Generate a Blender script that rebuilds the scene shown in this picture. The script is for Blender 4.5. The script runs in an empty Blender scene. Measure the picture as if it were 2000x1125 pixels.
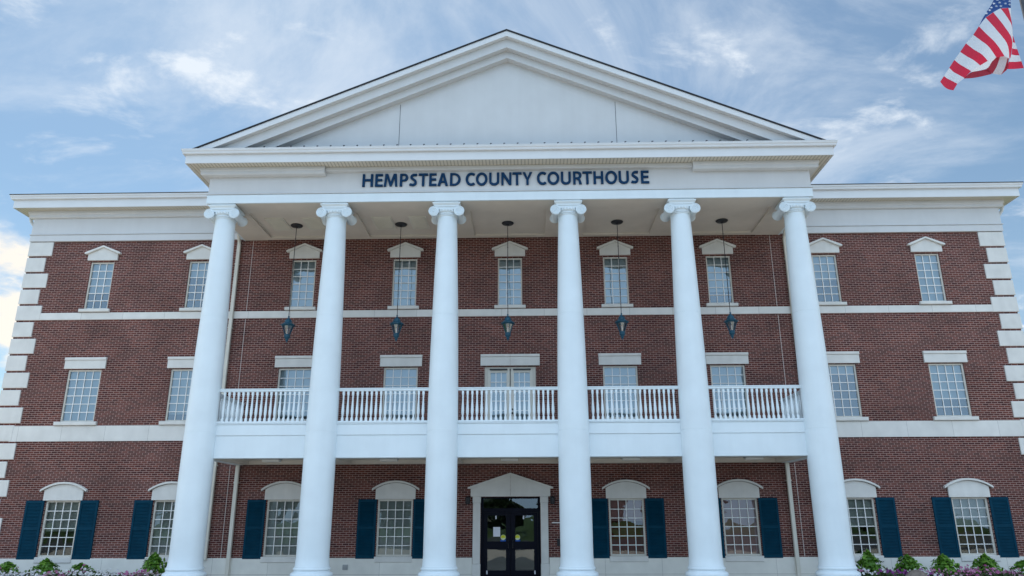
import bpy, bmesh, math, random
from math import sin, cos, pi, radians, sqrt, atan2
from mathutils import Vector, Matrix

random.seed(7)
S = bpy.context.scene
COL = S.collection

# ------------------------------------------------------------------ helpers
class MB:
    """collects faces; build() links them as ONE mesh object"""
    def __init__(self):
        self.v = []; self.f = []; self.m = []
    def quad(self, a, b, c, d, m=0):
        i = len(self.v); self.v += [a, b, c, d]; self.f.append((i, i+1, i+2, i+3)); self.m.append(m)
    def ngon(self, pts, m=0):
        i = len(self.v); self.v += list(pts); self.f.append(tuple(range(i, i+len(pts)))); self.m.append(m)
    def add(self, verts, faces, m=0):
        i = len(self.v); self.v += [tuple(p) for p in verts]
        for f in faces:
            self.f.append(tuple(i+k for k in f)); self.m.append(m)
    def box(self, x0, x1, y0, y1, z0, z1, m=0, bev=0.0):
        if bev > 0:
            b = bev
            # chamfered front face (front = y0)
            V = [(x0, y0+b, z0), (x1, y0+b, z0), (x1, y0+b, z1), (x0, y0+b, z1),
                 (x0+b, y0, z0+b), (x1-b, y0, z0+b), (x1-b, y0, z1-b), (x0+b, y0, z1-b),
                 (x0, y1, z0), (x1, y1, z0), (x1, y1, z1), (x0, y1, z1)]
            F = [(4, 5, 6, 7), (0, 1, 5, 4), (1, 2, 6, 5), (2, 3, 7, 6), (3, 0, 4, 7),
                 (0, 8, 9, 1), (1, 9, 10, 2), (2, 10, 11, 3), (3, 11, 8, 0), (8, 11, 10, 9)]
        else:
            V = [(x0, y0, z0), (x1, y0, z0), (x1, y1, z0), (x0, y1, z0), (x0, y0, z1), (x1, y0, z1), (x1, y1, z1), (x0, y1, z1)]
            F = [(0, 1, 5, 4), (1, 2, 6, 5), (2, 3, 7, 6), (3, 0, 4, 7), (4, 5, 6, 7), (3, 2, 1, 0)]
        self.add(V, F, m)
    def prism(self, poly, y0, y1, m=0):
        """poly in (x,z), extruded along y"""
        n = len(poly)
        V = [(x, y0, z) for x, z in poly] + [(x, y1, z) for x, z in poly]
        F = [tuple(range(n)), tuple(reversed(range(n, 2*n)))]
        F += [(i, n+i, n+(i+1) % n, (i+1) % n) for i in range(n)]
        self.add(V, F, m)
    def lathe(self, prof, c=(0, 0, 0), seg=24, axis='z', m=0, cap=True, rot=0.0):
        n = len(prof); V = []; F = []
        for r, h in prof:
            for k in range(seg):
                a = 2*pi*k/seg + rot
                p = (r*cos(a), r*sin(a), h)
                if axis == 'y': p = (r*cos(a), h, r*sin(a))
                V.append((c[0]+p[0], c[1]+p[1], c[2]+p[2]))
        for i in range(n-1):
            for k in range(seg):
                k2 = (k+1) % seg
                F.append((i*seg+k, i*seg+k2, (i+1)*seg+k2, (i+1)*seg+k))
        if cap:
            if prof[0][0] > 1e-4: F.append(tuple(reversed(range(seg))))
            if prof[-1][0] > 1e-4: F.append(tuple(range((n-1)*seg, n*seg)))
        self.add(V, F, m)
    def tube(self, path, r, seg=8, m=0):
        pts = [Vector(p) for p in path]; V = []; F = []
        ref = Vector((0.13, 0.31, 0.94))
        for i, p in enumerate(pts):
            t = (pts[min(i+1, len(pts)-1)] - pts[max(i-1, 0)]).normalized()
            a = t.cross(ref)
            if a.length < 0.05: a = t.cross(Vector((1, 0, 0)))
            a.normalize(); b = t.cross(a)
            rr = r[i] if isinstance(r, (list, tuple)) else r
            for k in range(seg):
                q = p + a*(rr*cos(2*pi*k/seg)) + b*(rr*sin(2*pi*k/seg))
                V.append(tuple(q))
        for i in range(len(pts)-1):
            for k in range(seg):
                k2 = (k+1) % seg
                F.append((i*seg+k, i*seg+k2, (i+1)*seg+k2, (i+1)*seg+k))
        F.append(tuple(reversed(range(seg)))); F.append(tuple(range((len(pts)-1)*seg, len(pts)*seg)))
        self.add(V, F, m)
    def sweep(self, path, prof, m=0):
        """path (x,y) open, prof closed polygon of (offset to the right, z); mitred corners"""
        n = len(path); dirs = []
        for i in range(n-1):
            d = Vector((path[i+1][0]-path[i][0], path[i+1][1]-path[i][1])).normalized(); dirs.append(d)
        V = []; np_ = len(prof)
        for i, p in enumerate(path):
            if i == 0: nv = Vector((dirs[0].y, -dirs[0].x))
            elif i == n-1: nv = Vector((dirs[-1].y, -dirs[-1].x))
            else:
                a = Vector((dirs[i-1].y, -dirs[i-1].x)); b = Vector((dirs[i].y, -dirs[i].x))
                nv = (a+b).normalized(); nv /= max(0.2, nv.dot(a))
            for o, z in prof: V.append((p[0]+nv.x*o, p[1]+nv.y*o, z))
        F = []
        for i in range(n-1):
            for k in range(np_):
                k2 = (k+1) % np_
                F.append((i*np_+k, i*np_+k2, (i+1)*np_+k2, (i+1)*np_+k))
        F.append(tuple(range(np_))); F.append(tuple(reversed(range((n-1)*np_, n*np_))))
        self.add(V, F, m)
    def mesh(self, name, mats, smooth=35, recalc=True):
        me = bpy.data.meshes.new(name)
        me.from_pydata(self.v, [], self.f)
        if not isinstance(mats, (list, tuple)): mats = [mats]
        for mt in mats: me.materials.append(mt)
        me.polygons.foreach_set('material_index', self.m)
        if recalc:
            bm = bmesh.new(); bm.from_mesh(me)
            bmesh.ops.remove_doubles(bm, verts=bm.verts, dist=1e-5) if smooth else None
            bmesh.ops.recalc_face_normals(bm, faces=bm.faces)
            bm.to_mesh(me); bm.free()
        if smooth:
            me.polygons.foreach_set('use_smooth', [True]*len(me.polygons))
            me.set_sharp_from_angle(angle=radians(smooth))
        me.update()
        return me
    def build(self, name, mats, parent=None, loc=(0, 0, 0), smooth=35, recalc=True):
        return link(name, self.mesh(name, mats, smooth, recalc), parent, loc)

def link(name, me, parent=None, loc=(0, 0, 0), rot=(0, 0, 0), scale=(1, 1, 1)):
    o = bpy.data.objects.new(name, me); COL.objects.link(o)
    o.location = loc; o.rotation_euler = rot; o.scale = scale
    if parent: o.parent = parent
    return o

def tag(o, label, cat, group=None, kind=None):
    if label: o['label'] = label
    if cat: o['category'] = cat
    if group: o['group'] = group
    if kind: o['kind'] = kind
    return o

def empty(name, loc=(0, 0, 0), rz=0):
    o = bpy.data.objects.new(name, None); COL.objects.link(o)
    o.location = loc; o.rotation_euler = (0, 0, rz); o.empty_display_size = 0.3
    return o

def copy_tree(o, parent=None):
    c = o.copy(); COL.objects.link(c)
    if parent: c.parent = parent
    for ch in list(o.children): copy_tree(ch, c)
    return c

# ------------------------------------------------------------------ materials
def newmat(name):
    m = bpy.data.materials.new(name); m.use_nodes = True
    nt = m.node_tree; nt.nodes.clear()
    out = nt.nodes.new('ShaderNodeOutputMaterial')
    return m, nt, out

def N(nt, t, **kw):
    n = nt.nodes.new(t)
    for k, v in kw.items():
        if k.startswith('i_'):
            n.inputs[k[2:].replace('_', ' ')].default_value = v
        else: setattr(n, k, v)
    return n

def plain(name, col, rough=0.6, spec=0.4, var=0.06, scale=3.0, bump=0.0, bscale=60.0, metal=0.0, streak=0.0, subsurf=False):
    m, nt, out = newmat(name); L = nt.links.new
    b = N(nt, 'ShaderNodeBsdfPrincipled'); L(b.outputs[0], out.inputs[0])
    b.inputs['Roughness'].default_value = rough
    b.inputs['Specular IOR Level'].default_value = spec
    b.inputs['Metallic'].default_value = metal
    geo = N(nt, 'ShaderNodeNewGeometry')
    no = N(nt, 'ShaderNodeTexNoise'); no.inputs['Scale'].default_value = scale; no.inputs['Detail'].default_value = 5
    L(geo.outputs['Position'], no.inputs['Vector'])
    mr = N(nt, 'ShaderNodeMapRange'); mr.inputs['From Min'].default_value = .3; mr.inputs['From Max'].default_value = .7
    mr.inputs['To Min'].default_value = 1-var; mr.inputs['To Max'].default_value = 1+var*.6
    L(no.outputs[0], mr.inputs[0])
    val = mr.outputs[0]
    if streak > 0:
        # rain streaks: noise stretched along z
        mp = N(nt, 'ShaderNodeMapping'); mp.inputs['Scale'].default_value = (5.0, 5.0, .25)
        L(geo.outputs['Position'], mp.inputs[0])
        n2 = N(nt, 'ShaderNodeTexNoise'); n2.inputs['Scale'].default_value = 1.0; n2.inputs['Detail'].default_value = 4
        L(mp.outputs[0], n2.inputs['Vector'])
        m2 = N(nt, 'ShaderNodeMapRange'); m2.inputs['From Min'].default_value = .35; m2.inputs['From Max'].default_value = .65
        m2.inputs['To Min'].default_value = 1-streak; m2.inputs['To Max'].default_value = 1.0
        L(n2.outputs[0], m2.inputs[0])
        mu = N(nt, 'ShaderNodeMath', operation='MULTIPLY'); L(val, mu.inputs[0]); L(m2.outputs[0], mu.inputs[1]); val = mu.outputs[0]
    vm = N(nt, 'ShaderNodeVectorMath', operation='SCALE'); vm.inputs[0].default_value = col[:3]
    L(val, vm.inputs['Scale']); L(vm.outputs[0], b.inputs['Base Color'])
    if bump > 0:
        nb = N(nt, 'ShaderNodeTexNoise'); nb.inputs['Scale'].default_value = bscale; nb.inputs['Detail'].default_value = 3
        L(geo.outputs['Position'], nb.inputs['Vector'])
        bp = N(nt, 'ShaderNodeBump'); bp.inputs['Strength'].default_value = bump; bp.inputs['Distance'].default_value = .01
        L(nb.outputs[0], bp.inputs['Height']); L(bp.outputs[0], b.inputs['Normal'])
    return m

def brick_mat():
    m, nt, out = newmat('red_brick'); L = nt.links.new
    b = N(nt, 'ShaderNodeBsdfPrincipled'); L(b.outputs[0], out.inputs[0])
    b.inputs['Roughness'].default_value = .85; b.inputs['Specular IOR Level'].default_value = .25
    geo = N(nt, 'ShaderNodeNewGeometry'); sx = N(nt, 'ShaderNodeSeparateXYZ'); L(geo.outputs['Position'], sx.inputs[0])
    ad = N(nt, 'ShaderNodeMath', operation='ADD'); L(sx.outputs[0], ad.inputs[0]); L(sx.outputs[1], ad.inputs[1])
    cb = N(nt, 'ShaderNodeCombineXYZ'); L(ad.outputs[0], cb.inputs[0]); L(sx.outputs[2], cb.inputs[1])
    br = N(nt, 'ShaderNodeTexBrick'); L(cb.outputs[0], br.inputs['Vector'])
    br.inputs['Scale'].default_value = 1.0
    br.inputs['Brick Width'].default_value = .2045; br.inputs['Row Height'].default_value = .0684
    br.inputs['Mortar Size'].default_value = .0078; br.inputs['Mortar Smooth'].default_value = .25
    br.inputs['Bias'].default_value = 0.0
    br.offset = .5
    br.inputs['Color1'].default_value = BRICK1; br.inputs['Color2'].default_value = BRICK2
    br.inputs['Mortar'].default_value = MORTAR
    no = N(nt, 'ShaderNodeTexNoise'); no.inputs['Scale'].default_value = .7; no.inputs['Detail'].default_value = 6
    L(geo.outputs['Position'], no.inputs['Vector'])
    mr = N(nt, 'ShaderNodeMapRange'); mr.inputs['From Min'].default_value = .3; mr.inputs['From Max'].default_value = .7
    mr.inputs['To Min'].default_value = .78; mr.inputs['To Max'].default_value = 1.18
    L(no.outputs[0], mr.inputs[0])
    n3 = N(nt, 'ShaderNodeTexNoise'); n3.inputs['Scale'].default_value = 9.0; n3.inputs['Detail'].default_value = 3
    L(geo.outputs['Position'], n3.inputs['Vector'])
    m3 = N(nt, 'ShaderNodeMapRange'); m3.inputs['From Min'].default_value = .3; m3.inputs['From Max'].default_value = .7
    m3.inputs['To Min'].default_value = .86; m3.inputs['To Max'].default_value = 1.12
    L(n3.outputs[0], m3.inputs[0])
    mu = N(nt, 'ShaderNodeMath', operation='MULTIPLY'); L(mr.outputs[0], mu.inputs[0]); L(m3.outputs[0], mu.inputs[1])
    vm = N(nt, 'ShaderNodeVectorMath', operation='SCALE'); L(br.outputs['Color'], vm.inputs[0]); L(mu.outputs[0], vm.inputs['Scale'])
    L(vm.outputs[0], b.inputs['Base Color'])
    bp = N(nt, 'ShaderNodeBump'); bp.inputs['Strength'].default_value = .5; bp.inputs['Distance'].default_value = .006; bp.invert = True
    L(br.outputs['Fac'], bp.inputs['Height']); L(bp.outputs[0], b.inputs['Normal'])
    return m

def jointed_stone(name, col, width, zrow, off=0.0, joint=.004, var=.08):
    """cast stone with thin vertical joints every `width` metres"""
    m, nt, out = newmat(name); L = nt.links.new
    b = N(nt, 'ShaderNodeBsdfPrincipled'); L(b.outputs[0], out.inputs[0])
    b.inputs['Roughness'].default_value = .8; b.inputs['Specular IOR Level'].default_value = .3
    geo = N(nt, 'ShaderNodeNewGeometry'); sx = N(nt, 'ShaderNodeSeparateXYZ'); L(geo.outputs['Position'], sx.inputs[0])
    ad = N(nt, 'ShaderNodeMath', operation='ADD'); L(sx.outputs[0], ad.inputs[0]); ad.inputs[1].default_value = off
    cb = N(nt, 'ShaderNodeCombineXYZ'); L(ad.outputs[0], cb.inputs[0]); L(sx.outputs[2], cb.inputs[1])
    br = N(nt, 'ShaderNodeTexBrick'); L(cb.outputs[0], br.inputs['Vector'])
    br.inputs['Scale'].default_value = 1.0; br.offset = 0.0
    br.inputs['Brick Width'].default_value = width; br.inputs['Row Height'].default_value = zrow
    br.inputs['Mortar Size'].default_value = joint; br.inputs['Mortar Smooth'].default_value = 0.1
    br.inputs['Color1'].default_value = (*[c*1.03 for c in col], 1); br.inputs['Color2'].default_value = (*[c*.95 for c in col], 1)
    br.inputs['Mortar'].default_value = (*[c*.45 for c in col], 1)
    no = N(nt, 'ShaderNodeTexNoise'); no.inputs['Scale'].default_value = 2.2; no.inputs['Detail'].default_value = 7
    L(geo.outputs['Position'], no.inputs['Vector'])
    mr = N(nt, 'ShaderNodeMapRange'); mr.inputs['From Min'].default_value = .3; mr.inputs['From Max'].default_value = .7
    mr.inputs['To Min'].default_value = 1-var; mr.inputs['To Max'].default_value = 1+var*.5
    L(no.outputs[0], mr.inputs[0])
    vm = N(nt, 'ShaderNodeVectorMath', operation='SCALE'); L(br.outputs['Color'], vm.inputs[0]); L(mr.outputs[0], vm.inputs['Scale'])
    L(vm.outputs[0], b.inputs['Base Color'])
    return m

def ribbed(name, col, period=.11, axis=0, groove=.62):
    """vinyl soffit boards: narrow grooves across the soffit"""
    m, nt, out = newmat(name); L = nt.links.new
    b = N(nt, 'ShaderNodeBsdfPrincipled'); L(b.outputs[0], out.inputs[0]); b.inputs['Roughness'].default_value = .6
    geo = N(nt, 'ShaderNodeNewGeometry'); sx = N(nt, 'ShaderNodeSeparateXYZ'); L(geo.outputs['Position'], sx.inputs[0])
    md = N(nt, 'ShaderNodeMath', operation='FRACT'); mu = N(nt, 'ShaderNodeMath', operation='MULTIPLY'); mu.inputs[1].default_value = 1/period
    L(sx.outputs[axis], mu.inputs[0]); L(mu.outputs[0], md.inputs[0])
    cr = N(nt, 'ShaderNodeValToRGB'); L(md.outputs[0], cr.inputs[0])
    e = cr.color_ramp.elements; e[0].position = .0; e[0].color = (*[c*groove for c in col], 1); e[1].position = .22; e[1].color = (*[c*groove for c in col], 1)
    e.new(.30).color = (*col, 1); e.new(.93).color = (*col, 1); e.new(1.0).color = (*[c*groove for c in col], 1)
    L(cr.outputs[0], b.inputs['Base Color'])
    return m

def glass_mat(name, refl=.22, tint=(.86, .93, .95), wav=.02, gcol=(.85, .95, 1.0)):
    m, nt, out = newmat(name); L = nt.links.new
    fr = N(nt, 'ShaderNodeFresnel'); fr.inputs['IOR'].default_value = 1.5
    ma = N(nt, 'ShaderNodeMath', operation='MULTIPLY_ADD'); ma.inputs[1].default_value = 1.2; ma.inputs[2].default_value = refl
    ma.use_clamp = True
    L(fr.outputs[0], ma.inputs[0])
    tr = N(nt, 'ShaderNodeBsdfTransparent'); tr.inputs[0].default_value = (*tint, 1)
    gl = N(nt, 'ShaderNodeBsdfGlossy'); gl.inputs['Roughness'].default_value = 0.0; gl.inputs['Color'].default_value = (*gcol, 1)
    geo = N(nt, 'ShaderNodeNewGeometry')
    no = N(nt, 'ShaderNodeTexNoise'); no.inputs['Scale'].default_value = 1.3; no.inputs['Detail'].default_value = 1
    L(geo.outputs['Position'], no.inputs['Vector'])
    bp = N(nt, 'ShaderNodeBump'); bp.inputs['Strength'].default_value = wav; bp.inputs['Distance'].default_value = .3
    L(no.outputs[0], bp.inputs['Height']); L(bp.outputs[0], gl.inputs['Normal'])
    mx = N(nt, 'ShaderNodeMixShader'); L(ma.outputs[0], mx.inputs[0]); L(tr.outputs[0], mx.inputs[1]); L(gl.outputs[0], mx.inputs[2])
    L(mx.outputs[0], out.inputs[0])
    return m

def leaf_mat(name, c1, c2, trans=.35):
    m, nt, out = newmat(name); L = nt.links.new
    geo = N(nt, 'ShaderNodeNewGeometry')
    mx = N(nt, 'ShaderNodeMix', data_type='RGBA'); mx.inputs['A'].default_value = (*c1, 1); mx.inputs['B'].default_value = (*c2, 1)
    L(geo.outputs['Random Per Island'], mx.inputs['Factor'])
    d = N(nt, 'ShaderNodeBsdfPrincipled'); d.inputs['Roughness'].default_value = .5; L(mx.outputs['Result'], d.inputs['Base Color'])
    t = N(nt, 'ShaderNodeBsdfTranslucent'); L(mx.outputs['Result'], t.inputs[0])
    ms = N(nt, 'ShaderNodeMixShader'); ms.inputs[0].default_value = trans
    L(d.outputs[0], ms.inputs[1]); L(t.outputs[0], ms.inputs[2]); L(ms.outputs[0], out.inputs[0])
    return m

BRICK1 = (.142, .042, .032, 1); BRICK2 = (.062, .020, .019, 1); MORTAR = (.40, .275, .245, 1)
M = {}
M['brick'] = brick_mat()
M['stone'] = plain('cast_stone', (.71, .70, .67), .8, .25, .07, 2.5, .15, 90, streak=.04)
M['band'] = jointed_stone('banded_cast_stone', (.72, .71, .68), 1.52, 50., .3)
M['base'] = jointed_stone('base_cast_stone', (.76, .75, .70), 1.83, 50., .6)
M['eifs'] = plain('painted_stucco', (.635, .645, .655), .85, .2, .04, 1.2, .15, 130, streak=.02)
M['eifs_ceiling'] = plain('ceiling_stucco', (.66, .61, .55), .9, .2, .06, 1.6, .2, 110)  # the ceiling's own warm grey stucco colour
M['white'] = plain('white_paint', (.725, .81, .86), .45, .4, .04, 1.4, .05, 40, streak=.02)
M['trim'] = plain('white_trim_metal', (.69, .705, .72), .45, .5, .03, 2.0)
M['cream'] = plain('cream_metal', (.66, .64, .57), .5, .45, .05, 3.0)
M['frame'] = plain('beige_window_frame', (.68, .65, .58), .5, .4, .04, 3.0)
M['muntin'] = plain('white_window_bars', (.86, .85, .83), .5, .4, .03, 3.0)
M['soffit'] = ribbed('ribbed_soffit', (.62, .58, .50), .115, 0)
M['shingle'] = plain('dark_shingle', (.035, .038, .045), .9, .2, .3, 14., .5, 60)
M['dark_metal'] = plain('dark_metal_roofing', (.05, .055, .07), .5, .5, .1, 5.0)
M['shutter'] = plain('teal_shutter_paint', (.0006, .042, .078), .6, .10, .15, 4.0)
M['navy'] = plain('navy_door_paint', (.0015, .0025, .010), .5, .12, .1, 4.0)
M['lettering'] = plain('navy_letter_face', (.007, .042, .11), .6, .10, .06, 6.0)
M['lantern'] = plain('blue_lantern_metal', (.018, .088, .140), .42, .35, .15, 9.0)
M['black_metal'] = plain('black_metal', (.012, .014, .020), .45, .5, .1, 9.0)
M['glass'] = glass_mat('window_glass', .045, (.74, .78, .78))
M['glass_up'] = glass_mat('upper_window_glass', .15, (.56, .66, .70), .03, (.74, .88, .98))
M['glass_door'] = glass_mat('door_glass', .06, (.62, .68, .68))
M['lantern_glass'] = glass_mat('lantern_glass', .12, (.85, .85, .86))
M['blind'] = plain('pale_roller_blind', (.62, .62, .59), .9, .1, .05, 2.0)
M['blind_grey'] = plain('grey_roller_blind', (.42, .44, .41), .9, .1, .06, 2.0)
M['blind_pink'] = plain('rose_roller_blind', (.46, .235, .22), .9, .1, .06, 2.0)
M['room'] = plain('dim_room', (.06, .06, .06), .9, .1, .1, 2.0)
M['room_red'] = plain('red_room_wall', (.30, .03, .02), .8, .1, .15, 2.0)
M['room_ochre'] = plain('ochre_room_wall', (.36, .24, .09), .8, .1, .2, 2.0)
M['grey_plastic'] = plain('grey_plastic', (.36, .37, .38), .5, .4, .05, 9.0)
M['lens'] = plain('white_lamp_lens', (.80, .80, .78), .4, .4, .02, 9.0)
M['paper'] = plain('white_paper', (.72, .73, .80), .8, .2, .02, 9.0)
M['yellow'] = plain('yellow_sticker', (.62, .62, .02), .5, .3, .02, 9.0)
M['sticker_white'] = plain('pale_sticker_rim', (.62, .70, .45), .5, .3, .02, 9.0)
M['blue_sticker'] = plain('blue_sticker', (.01, .10, .48), .5, .3, .02, 9.0)
M['rock'] = plain('brown_rock', (.20, .165, .145), .95, .2, .3, 9.0, .8, 26)
M['bark'] = plain('bark', (.07, .05, .035), .95, .1, .3, 8.0, .6, 20)
M['mulch'] = plain('mulch', (.05, .032, .022), .95, .1, .4, 16., .8, 40)
M['concrete'] = plain('pale_concrete', (.52, .47, .40), .9, .2, .12, 1.0, .2, 60)
M['asphalt'] = plain('asphalt', (.08, .08, .082), .95, .2, .2, 2.0, .3, 80)
M['grass'] = plain('lawn_grass', (.06, .10, .03), .95, .1, .3, 5.0, .5, 50)
M['line_paint'] = plain('white_road_paint', (.7, .7, .68), .8, .2, .1, 6.0)
M['shrub_leaf'] = leaf_mat('shrub_leaf', (.045, .15, .010), (.18, .38, .03), .3)
M['dark_leaf'] = leaf_mat('flower_leaf', (.03, .07, .02), (.08, .13, .04), .25)
M['tree_leaf'] = leaf_mat('tree_leaf', (.014, .034, .010), (.038, .062, .018), .2)
M['petal_pink'] = leaf_mat('pink_petal', (.40, .07, .24), (.62, .30, .48), .3)
M['petal_white'] = leaf_mat('white_petal', (.70, .68, .72), (.80, .80, .80), .3)
M['petal_purple'] = leaf_mat('purple_petal', (.20, .03, .22), (.36, .08, .34), .3)
M['petal_dusty'] = leaf_mat('dusty_petal', (.42, .28, .30), (.55, .42, .44), .3)

# ------------------------------------------------------------------ setting
def sheet(name, x0, x1, y0, y1, z, mat):
    mb = MB(); mb.quad((x0, y0, z), (x1, y0, z), (x1, y1, z), (x0, y1, z))
    o = mb.build(name, mat, smooth=0); o['kind'] = 'structure'; return o
sheet('ground', -600, 600, -600, 600, -.17, M['grass'])
sheet('pavement', -40, 40, -24, 0.0, -.162, M['concrete'])
sheet('parking_lot', -60, 60, -46, -24.2, -.162, M['asphalt'])
sheet('road', -600, 600, -60, -48, -.162, M['asphalt'])
pm = MB()
for k in range(-14, 15): pm.quad((k*2.8-.05, -30, -.156), (k*2.8+.05, -30, -.156), (k*2.8+.05, -24.6, -.156), (k*2.8-.05, -24.6, -.156))
o = pm.build('parking_lines', M['line_paint'], smooth=0); o['kind'] = 'structure'
pm = MB(); pm.box(-60, 60, -24.2, -24.0, -.4, -.14)
o = pm.build('kerb', M['concrete']); o['kind'] = 'structure'
for nm, x0, x1 in (('planting_bed', -19.5, -9.95), ('planting_bed', 9.95, 19.5)):
    mb = MB(); mb.box(x0, x1, -3.9, -.06, -.3, .06, bev=0)
    o = mb.build(nm, M['mulch']); o['kind'] = 'structure'
mb = MB(); mb.box(-9.9, 9.9, -3.75, -.06, -.4, -.13)
o = mb.build('portico_paving', M['concrete']); o['kind'] = 'structure'

# ------------------------------------------------------------------ courthouse
HW = 17.86          # half width of the brick front
YC = -2.985         # column axis
EF = -3.415         # frieze face
CX = [-9.352, -5.655, -1.98, 1.98, 5.655, 9.352]
hall = empty('courthouse')
tag(hall, 'three storey red brick courthouse with white columned portico and pediment', 'building')

W1, W2, WA, WB = 3.83, 7.55, 15.05, 11.37
third = [(0, .44), (-W1, .44), (W1, .44), (-W2, .44), (W2, .44), (-WA, .44), (WA, .44), (-WB, .44), (WB, .44)]
second = [(-W1, .60), (W1, .60), (-W2, .60), (W2, .60), (-WA, .60), (WA, .60), (-WB, .60), (WB, .60)]
first = [(-W1, .585), (W1, .585), (-W2, .585), (W2, .585), (-WA, .585), (WA, .585), (-WB, .585), (WB, .585)]
Z3 = (9.02, 10.83); Z2 = (4.965, 6.80); Z1 = (.54, 2.345)
opens = [(x-h, x+h, *Z3) for x, h in third] + [(x-h, x+h, *Z2) for x, h in second] + [(x-h, x+h, *Z1) for x, h in first]
opens += [(-.893, .893, 4.2, 6.80), (-.983, .983, -.3, 2.40)]
def wall_front():
    mb = MB()
    xs = sorted({-HW, HW} | {round(v, 4) for o in opens for v in o[:2]})
    zs = sorted({-.3, 13.1} | {round(v, 4) for o in opens for v in o[2:]})
    for i in range(len(xs)-1):
        # merge vertical runs of a strip
        xm = (xs[i]+xs[i+1])/2; run = None
        for k in range(len(zs)-1):
            zm = (zs[k]+zs[k+1])/2
            hole = any(a < xm < b and c < zm < d for a, b, c, d in opens)
            if not hole:
                if run is None: run = zs[k]
            if (hole or k == len(zs)-2) and run is not None:
                top = zs[k] if hole else zs[k+1]
                mb.quad((xs[i], 0, run), (xs[i+1], 0, run), (xs[i+1], 0, top), (xs[i], 0, top)); run = None
    for a, b, c, d in opens:      # brick reveals
        mb.quad((a, 0, c), (a, .3, c), (a, .3, d), (a, 0, d)); mb.quad((b, .3, c), (b, 0, c), (b, 0, d), (b, .3, d))
        mb.quad((a, 0, d), (a, .3, d), (b, .3, d), (b, 0, d)); mb.quad((a, .3, c), (a, 0, c), (b, 0, c), (b, .3, c))
    mb.quad((-HW, 17, -.3), (-HW, 0, -.3), (-HW, 0, 13.1), (-HW, 17, 13.1))
    mb.quad((HW, 0, -.3), (HW, 17, -.3), (HW, 17, 13.1), (HW, 0, 13.1))
    mb.quad((HW, 17, -.3), (-HW, 17, -.3), (-HW, 17, 13.1), (HW, 17, 13.1))
    return mb.build('wall', M['brick'], hall, smooth=0, recalc=False)
wall_front()
# dim rooms behind the glass: one liner per floor plus partitions
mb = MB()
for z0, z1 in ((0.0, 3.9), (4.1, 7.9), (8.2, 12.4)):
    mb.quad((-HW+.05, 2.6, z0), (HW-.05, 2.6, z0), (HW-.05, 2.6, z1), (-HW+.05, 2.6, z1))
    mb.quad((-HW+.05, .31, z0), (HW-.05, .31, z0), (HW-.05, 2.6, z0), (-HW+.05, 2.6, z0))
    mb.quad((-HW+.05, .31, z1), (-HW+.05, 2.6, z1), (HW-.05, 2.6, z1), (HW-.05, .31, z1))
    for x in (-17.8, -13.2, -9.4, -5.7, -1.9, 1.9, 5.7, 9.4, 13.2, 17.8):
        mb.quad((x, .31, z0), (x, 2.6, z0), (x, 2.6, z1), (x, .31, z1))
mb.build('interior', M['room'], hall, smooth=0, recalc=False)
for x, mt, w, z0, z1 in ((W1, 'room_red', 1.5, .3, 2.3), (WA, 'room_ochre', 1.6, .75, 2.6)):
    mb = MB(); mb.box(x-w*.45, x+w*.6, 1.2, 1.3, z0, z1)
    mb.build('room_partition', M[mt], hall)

# stone base, string courses, quoins
base_gaps = [-.0]
mb = MB()
mb.box(-17.93, -1.256, -.045, .05, -.3, .505, bev=.008); mb.box(1.256, 17.93, -.045, .05, -.3, .505, bev=.008)
mb.box(-17.93, -17.8, .05, 16.9, -.3, .505); mb.box(17.8, 17.93, .05, 16.9, -.3, .505)
mb.build('stone_base', M['base'], hall, smooth=0)
for nm, z0, z1, split in (('string_course', 4.30, 4.83, True), ('string_course', 8.627, 8.885, False)):
    mb = MB(); x1 = 17.3 if split else 17.12
    if split:
        mb.box(-x1, -9.37, -.03, .02, z0, z1, bev=.006); mb.build(nm, M['band'], hall, smooth=0)
        mb = MB(); mb.box(9.37, x1, -.03, .02, z0, z1, bev=.006)
    else:
        mb.box(-x1, x1, -.03, .02, z0, z1, bev=.006)
    mb.build(nm, M['band'], hall, smooth=0)
qm = {}
for wd in (.90, .71):
    for s in (-1, 1):
        mb = MB()
        x0, x1 = (-.0, wd) if s < 0 else (-wd, 0)
        mb.box(x0, x1, -.04, .0, 0, .545, bev=.012)
        ext = .55 if wd > .8 else .75
        if s < 0: mb.box(-.0, .06, .001, ext, .002, .543)
        else: mb.box(-.06, 0, .001, ext, .002, .543)
        qm[(wd, s)] = mb.mesh('quoin', M['stone'], 0)
for n in range(18):
    zb = 11.08-.6150*n
    if zb < .55: break
    for s in (-1, 1):
        link('quoin', qm[(.90 if n % 2 == 0 else .71, s)], hall, (s*17.905, 0, zb))
for x in (-9.51, 9.49):
    mb = MB()
    for z0, z1 in ((.52, 3.47), (4.9, 8.6), (8.92, 11.6)): mb.box(x-.006, x+.006, -.003, .01, z0, z1)
    mb.build('expansion_joint', M['stone'], hall)

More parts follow.
